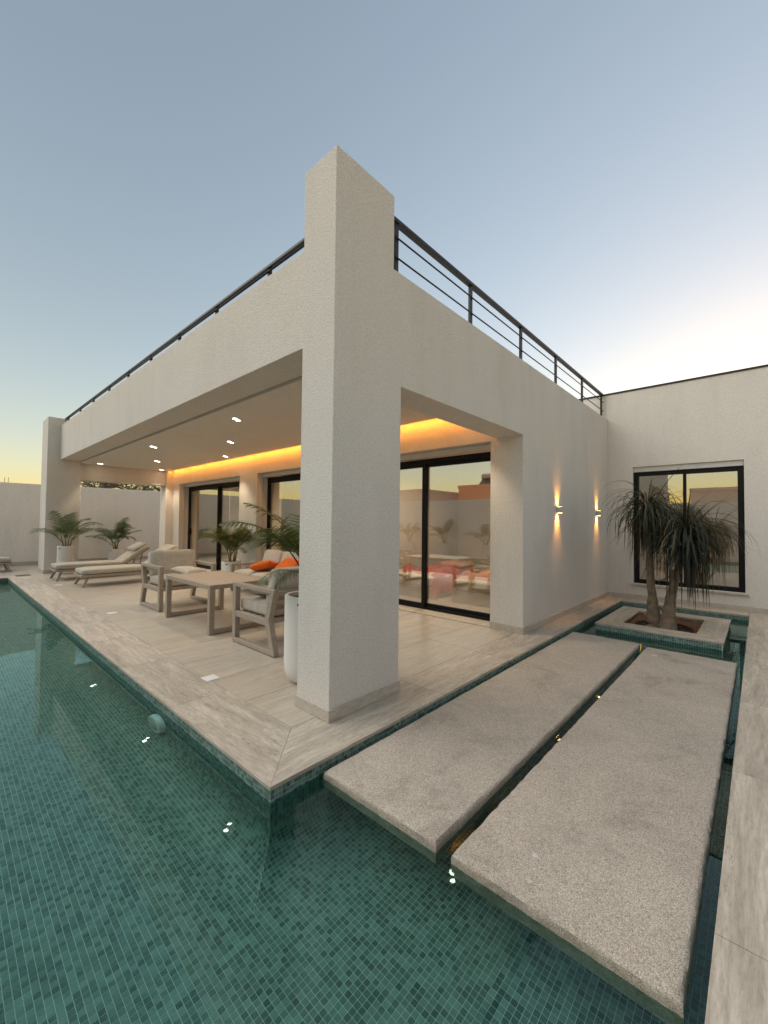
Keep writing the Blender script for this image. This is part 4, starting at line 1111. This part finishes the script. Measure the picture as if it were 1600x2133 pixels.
curtain('beige curtain behind the middle sliding door', 3.95, 5.6, 6.6)
for x_, y_, z_, e_n, lb in ((4.6, 2.0, 2.88, 100.0, 'round ceiling lamp in the bedroom behind the right door'), (5.0, 5.3, 2.88, 150.0, 'round ceiling lamp added to light the room behind the middle door'), (5.0, 9.2, 2.88, 170.0, 'round ceiling lamp added to light the room behind the far door'), (8.6, -1.5, 2.80, 30.0, 'round ceiling lamp in the wing room behind the window')):  # lamps behind the middle and far doors are added to light the curtains
    t = thing('ceiling_lamp', lb, 'ceiling lamp', (x_, y_, z_), 0, 'indoor ceiling lamps')
    obj('trim_ring', MB().lathe([(0.09, -0.0005), (0.095, -0.012), (0.08, -0.016), (0.075, -0.006)], (0, 0, 0), 28), M['white'], t, local=True)
    obj('lens', MB().lathe([(0.078, -0.008), (0.0, -0.009)], (0, 0, 0), 28), M['lamp'], t, local=True)
    add_light('lamp_light', 'SPOT', t, (0, 0, -0.03), e_n, (1.0, 0.74, 0.46), spot_size=math.radians(150), spot_blend=0.8, shadow_soft_size=0.08)
def bed(label, loc, seed, mat):
    t = thing('bed', label, 'bed', loc, 0, 'beds behind the right door')
    rs = random.Random(seed)
    obj('bed_frame', MB().box(-0.95, -0.5, 0.0, 0.95, 0.5, 0.22), M['roomfloor'], t, 0.01, 1, local=True)
    c = link('mattress', rbox_mesh('mattress', 1.9, 0.98, 0.2, 0.06), M['cushion2'], t); c.location = (0, 0, 0.22)
    n = 34; vs = []; fs = []
    for i in range(n+1):
        for j in range(n+1):
            u = -1+2*i/n; v = -1+2*j/n
            z = 0.47+0.05*math.sin(5*u+2*v+seed)+0.035*math.sin(9*v-4*u)+rs.uniform(-.006, .006)
            ed = max(0, abs(v)-0.78)/0.22; z -= 0.30*ed**1.3
            ed = max(0, -u-0.72)/0.28; z -= 0.30*ed**1.3
            vs.append((u*0.78-0.15, v*0.58, z))
    for i in range(n):
        for j in range(n): a = i*(n+1)+j; fs.append((a, a+n+1, a+n+2, a+1))
    obj('duvet', MB().add(vs, fs), mat, t, smooth=True, local=True)
    p_ = link('pillow', pillow_mesh('pillow', 0.5, 0.7, 0.16, seed), M['pink2'], t); p_.location = (0.7, 0, 0.5)
bed('bed with crumpled red-pink covers seen through the right door, left of two', (5.25, 2.75, 0), 2, M['pink'])
bed('bed with pale rose covers seen through the right door, right of two', (5.35, 1.35, 0), 4, M['pink2'])

# ------------------------------------------------------------------ beyond the walls
def house(label, x0, y0, x1, y1, h, mat, nm='neighbour_house'):
    t = thing(nm, label, 'house', ((x0+x1)/2, (y0+y1)/2, Z0), 0, 'houses beyond the garden walls')
    obj('wall', MB().box(x0, y0, Z0, x1, y1, h), mat, t, 0.02, 1)
    obj('parapet', MB().box(x0-0.05, y0-0.05, h+0.001, x1+0.05, y0+0.15, h+0.22).box(x0-0.05, y1-0.15, h+0.001, x1+0.05, y1+0.05, h+0.22).box(x1-0.15, y0+0.15, h+0.001, x1+0.05, y1-0.15, h+0.22), mat, t)
    for k in range(int((y1-y0)/3)):
        yy_ = y0+1.0+3*k
        w_ = obj('window', MB().box(x1+0.001, yy_, 1.0, x1+0.04, yy_+1.1, 2.3), M['black'], t); obj('pane', MB().box(x1+0.04, yy_+0.06, 1.06, x1+0.045, yy_+1.04, 2.24), M['glass'], w_)
    return t
house('flat-roofed house mirrored in the right door, sunset orange put into its colour', -30, 4, -20, 16.0, 4.3, M['house_sunlit_orange'])
house('beige flat-roofed house mirrored in the right door', -26, 17.2, -17, 27, 3.9, M['house_beige'])
house('low beige flat-roofed house beyond the near wall', -24, -14, -16, 1, 3.6, M['house_beige'])
tk = thing('solar_water_heater', 'horizontal steel water tank on a roof, mirrored in the right door', 'water heater', (-21.2, 13.6, 4.55))
obj('tank', MB().tube([(-21.2, 12.7, 5.25), (-21.2, 12.8, 5.25), (-21.2, 14.4, 5.25), (-21.2, 14.5, 5.25)], [0.2, 0.3, 0.3, 0.2], 20), M['steel'], tk)
obj('stand', MB().bar((-21.2, 12.9, 4.5), (-21.2, 12.9, 5.0), 0.05, 0.05, (0, 1, 0)).bar((-21.2, 14.3, 4.5), (-21.2, 14.3, 5.0), 0.05, 0.05, (0, 1, 0)), M['steel'], tk)
obj('collector', MB().bar((-20.4, 13.6, 4.5), (-21.0, 13.6, 5.0), 1.6, 0.06), M['black'], tk)

def tree(label, loc, h, r, seed, nleaf=5200):
    rs = random.Random(seed)
    t = thing('tree', label, 'tree', loc, 0, 'trees beyond the garden wall')
    tr = MB(); tr.tube([(0, 0, 0), (0.06, 0.03, h*0.25), (0.0, 0.08, h*0.5)], [0.16, 0.12, 0.09], 10)
    tips = []
    for k in range(16):
        a = rs.uniform(0, 2*PI); z0 = h*rs.uniform(0.25, 0.5); ln = r*rs.uniform(0.6, 1.1); up = rs.uniform(0.3, 1.0)
        p0 = Vector((0, 0.05, z0)); p2 = p0+Vector((math.cos(a)*ln, math.sin(a)*ln, ln*up)); p1 = p0.lerp(p2, 0.5)+Vector((0, 0, 0.08*ln))
        tr.tube([p0, p1, p2], [0.06, 0.035, 0.012], 6); tips += [p1, p2, p2.lerp(p1, 0.4)]
        for q in range(3):
            p3 = p2+Vector((rs.uniform(-.5, .5), rs.uniform(-.5, .5), rs.uniform(0, .5))); tr.tube([p1.lerp(p2, 0.6), p3], [0.02, 0.006], 5); tips.append(p3)
    obj('trunk', tr, M['bark'], t, local=True, smooth=True)
    V = []; F = []
    for k in range(nleaf):
        c = tips[rs.randrange(len(tips))]; p = c+Vector((rs.gauss(0, .26), rs.gauss(0, .26), rs.gauss(0, .22)))
        a = rs.uniform(0, 2*PI); e = rs.uniform(-1, 1); l_ = rs.uniform(0.06, 0.11); w_ = l_*0.38
        d = Vector((math.cos(a)*math.cos(e), math.sin(a)*math.cos(e), math.sin(e))); s_ = d.cross(Vector((rs.uniform(-1, 1), rs.uniform(-1, 1), rs.uniform(-1, 1)))).normalized()
        n0 = len(V); V += [p, p+d*l_*0.5+s_*w_/2, p+d*l_, p+d*l_*0.5-s_*w_/2]; F.append((n0, n0+1, n0+2, n0+3))
    o = obj('crown', MB().add(V, F), M['tree'], t, local=True); tag(o, kind='stuff')
tree('leafy tree behind the far garden wall, leftmost in the slot under the end beam', (3.0, 18.6, Z0), 7.8, 1.0, 51)
tree('leafy tree behind the far garden wall, middle of the slot under the end beam', (4.4, 19.4, Z0), 7.6, 1.2, 52)
tree('sparse leafy tree behind the far garden wall, rightmost in the slot', (5.7, 18.9, Z0), 7.2, 1.2, 53, 2600)
for i, (x_, lb) in enumerate(((-0.02, 'thin vertical rod above the garden wall, left of two'), (0.09, 'thin vertical rod above the garden wall, right of two'))):
    o = obj('rebar_rod', MB().tube([(x_, 20, Z0), (x_, 20, 3.0), (x_+0.01, 20, 3.06)], 0.008, 6), M['bark']); tag(o, lb, 'rod', 'steel rods beyond the wall')
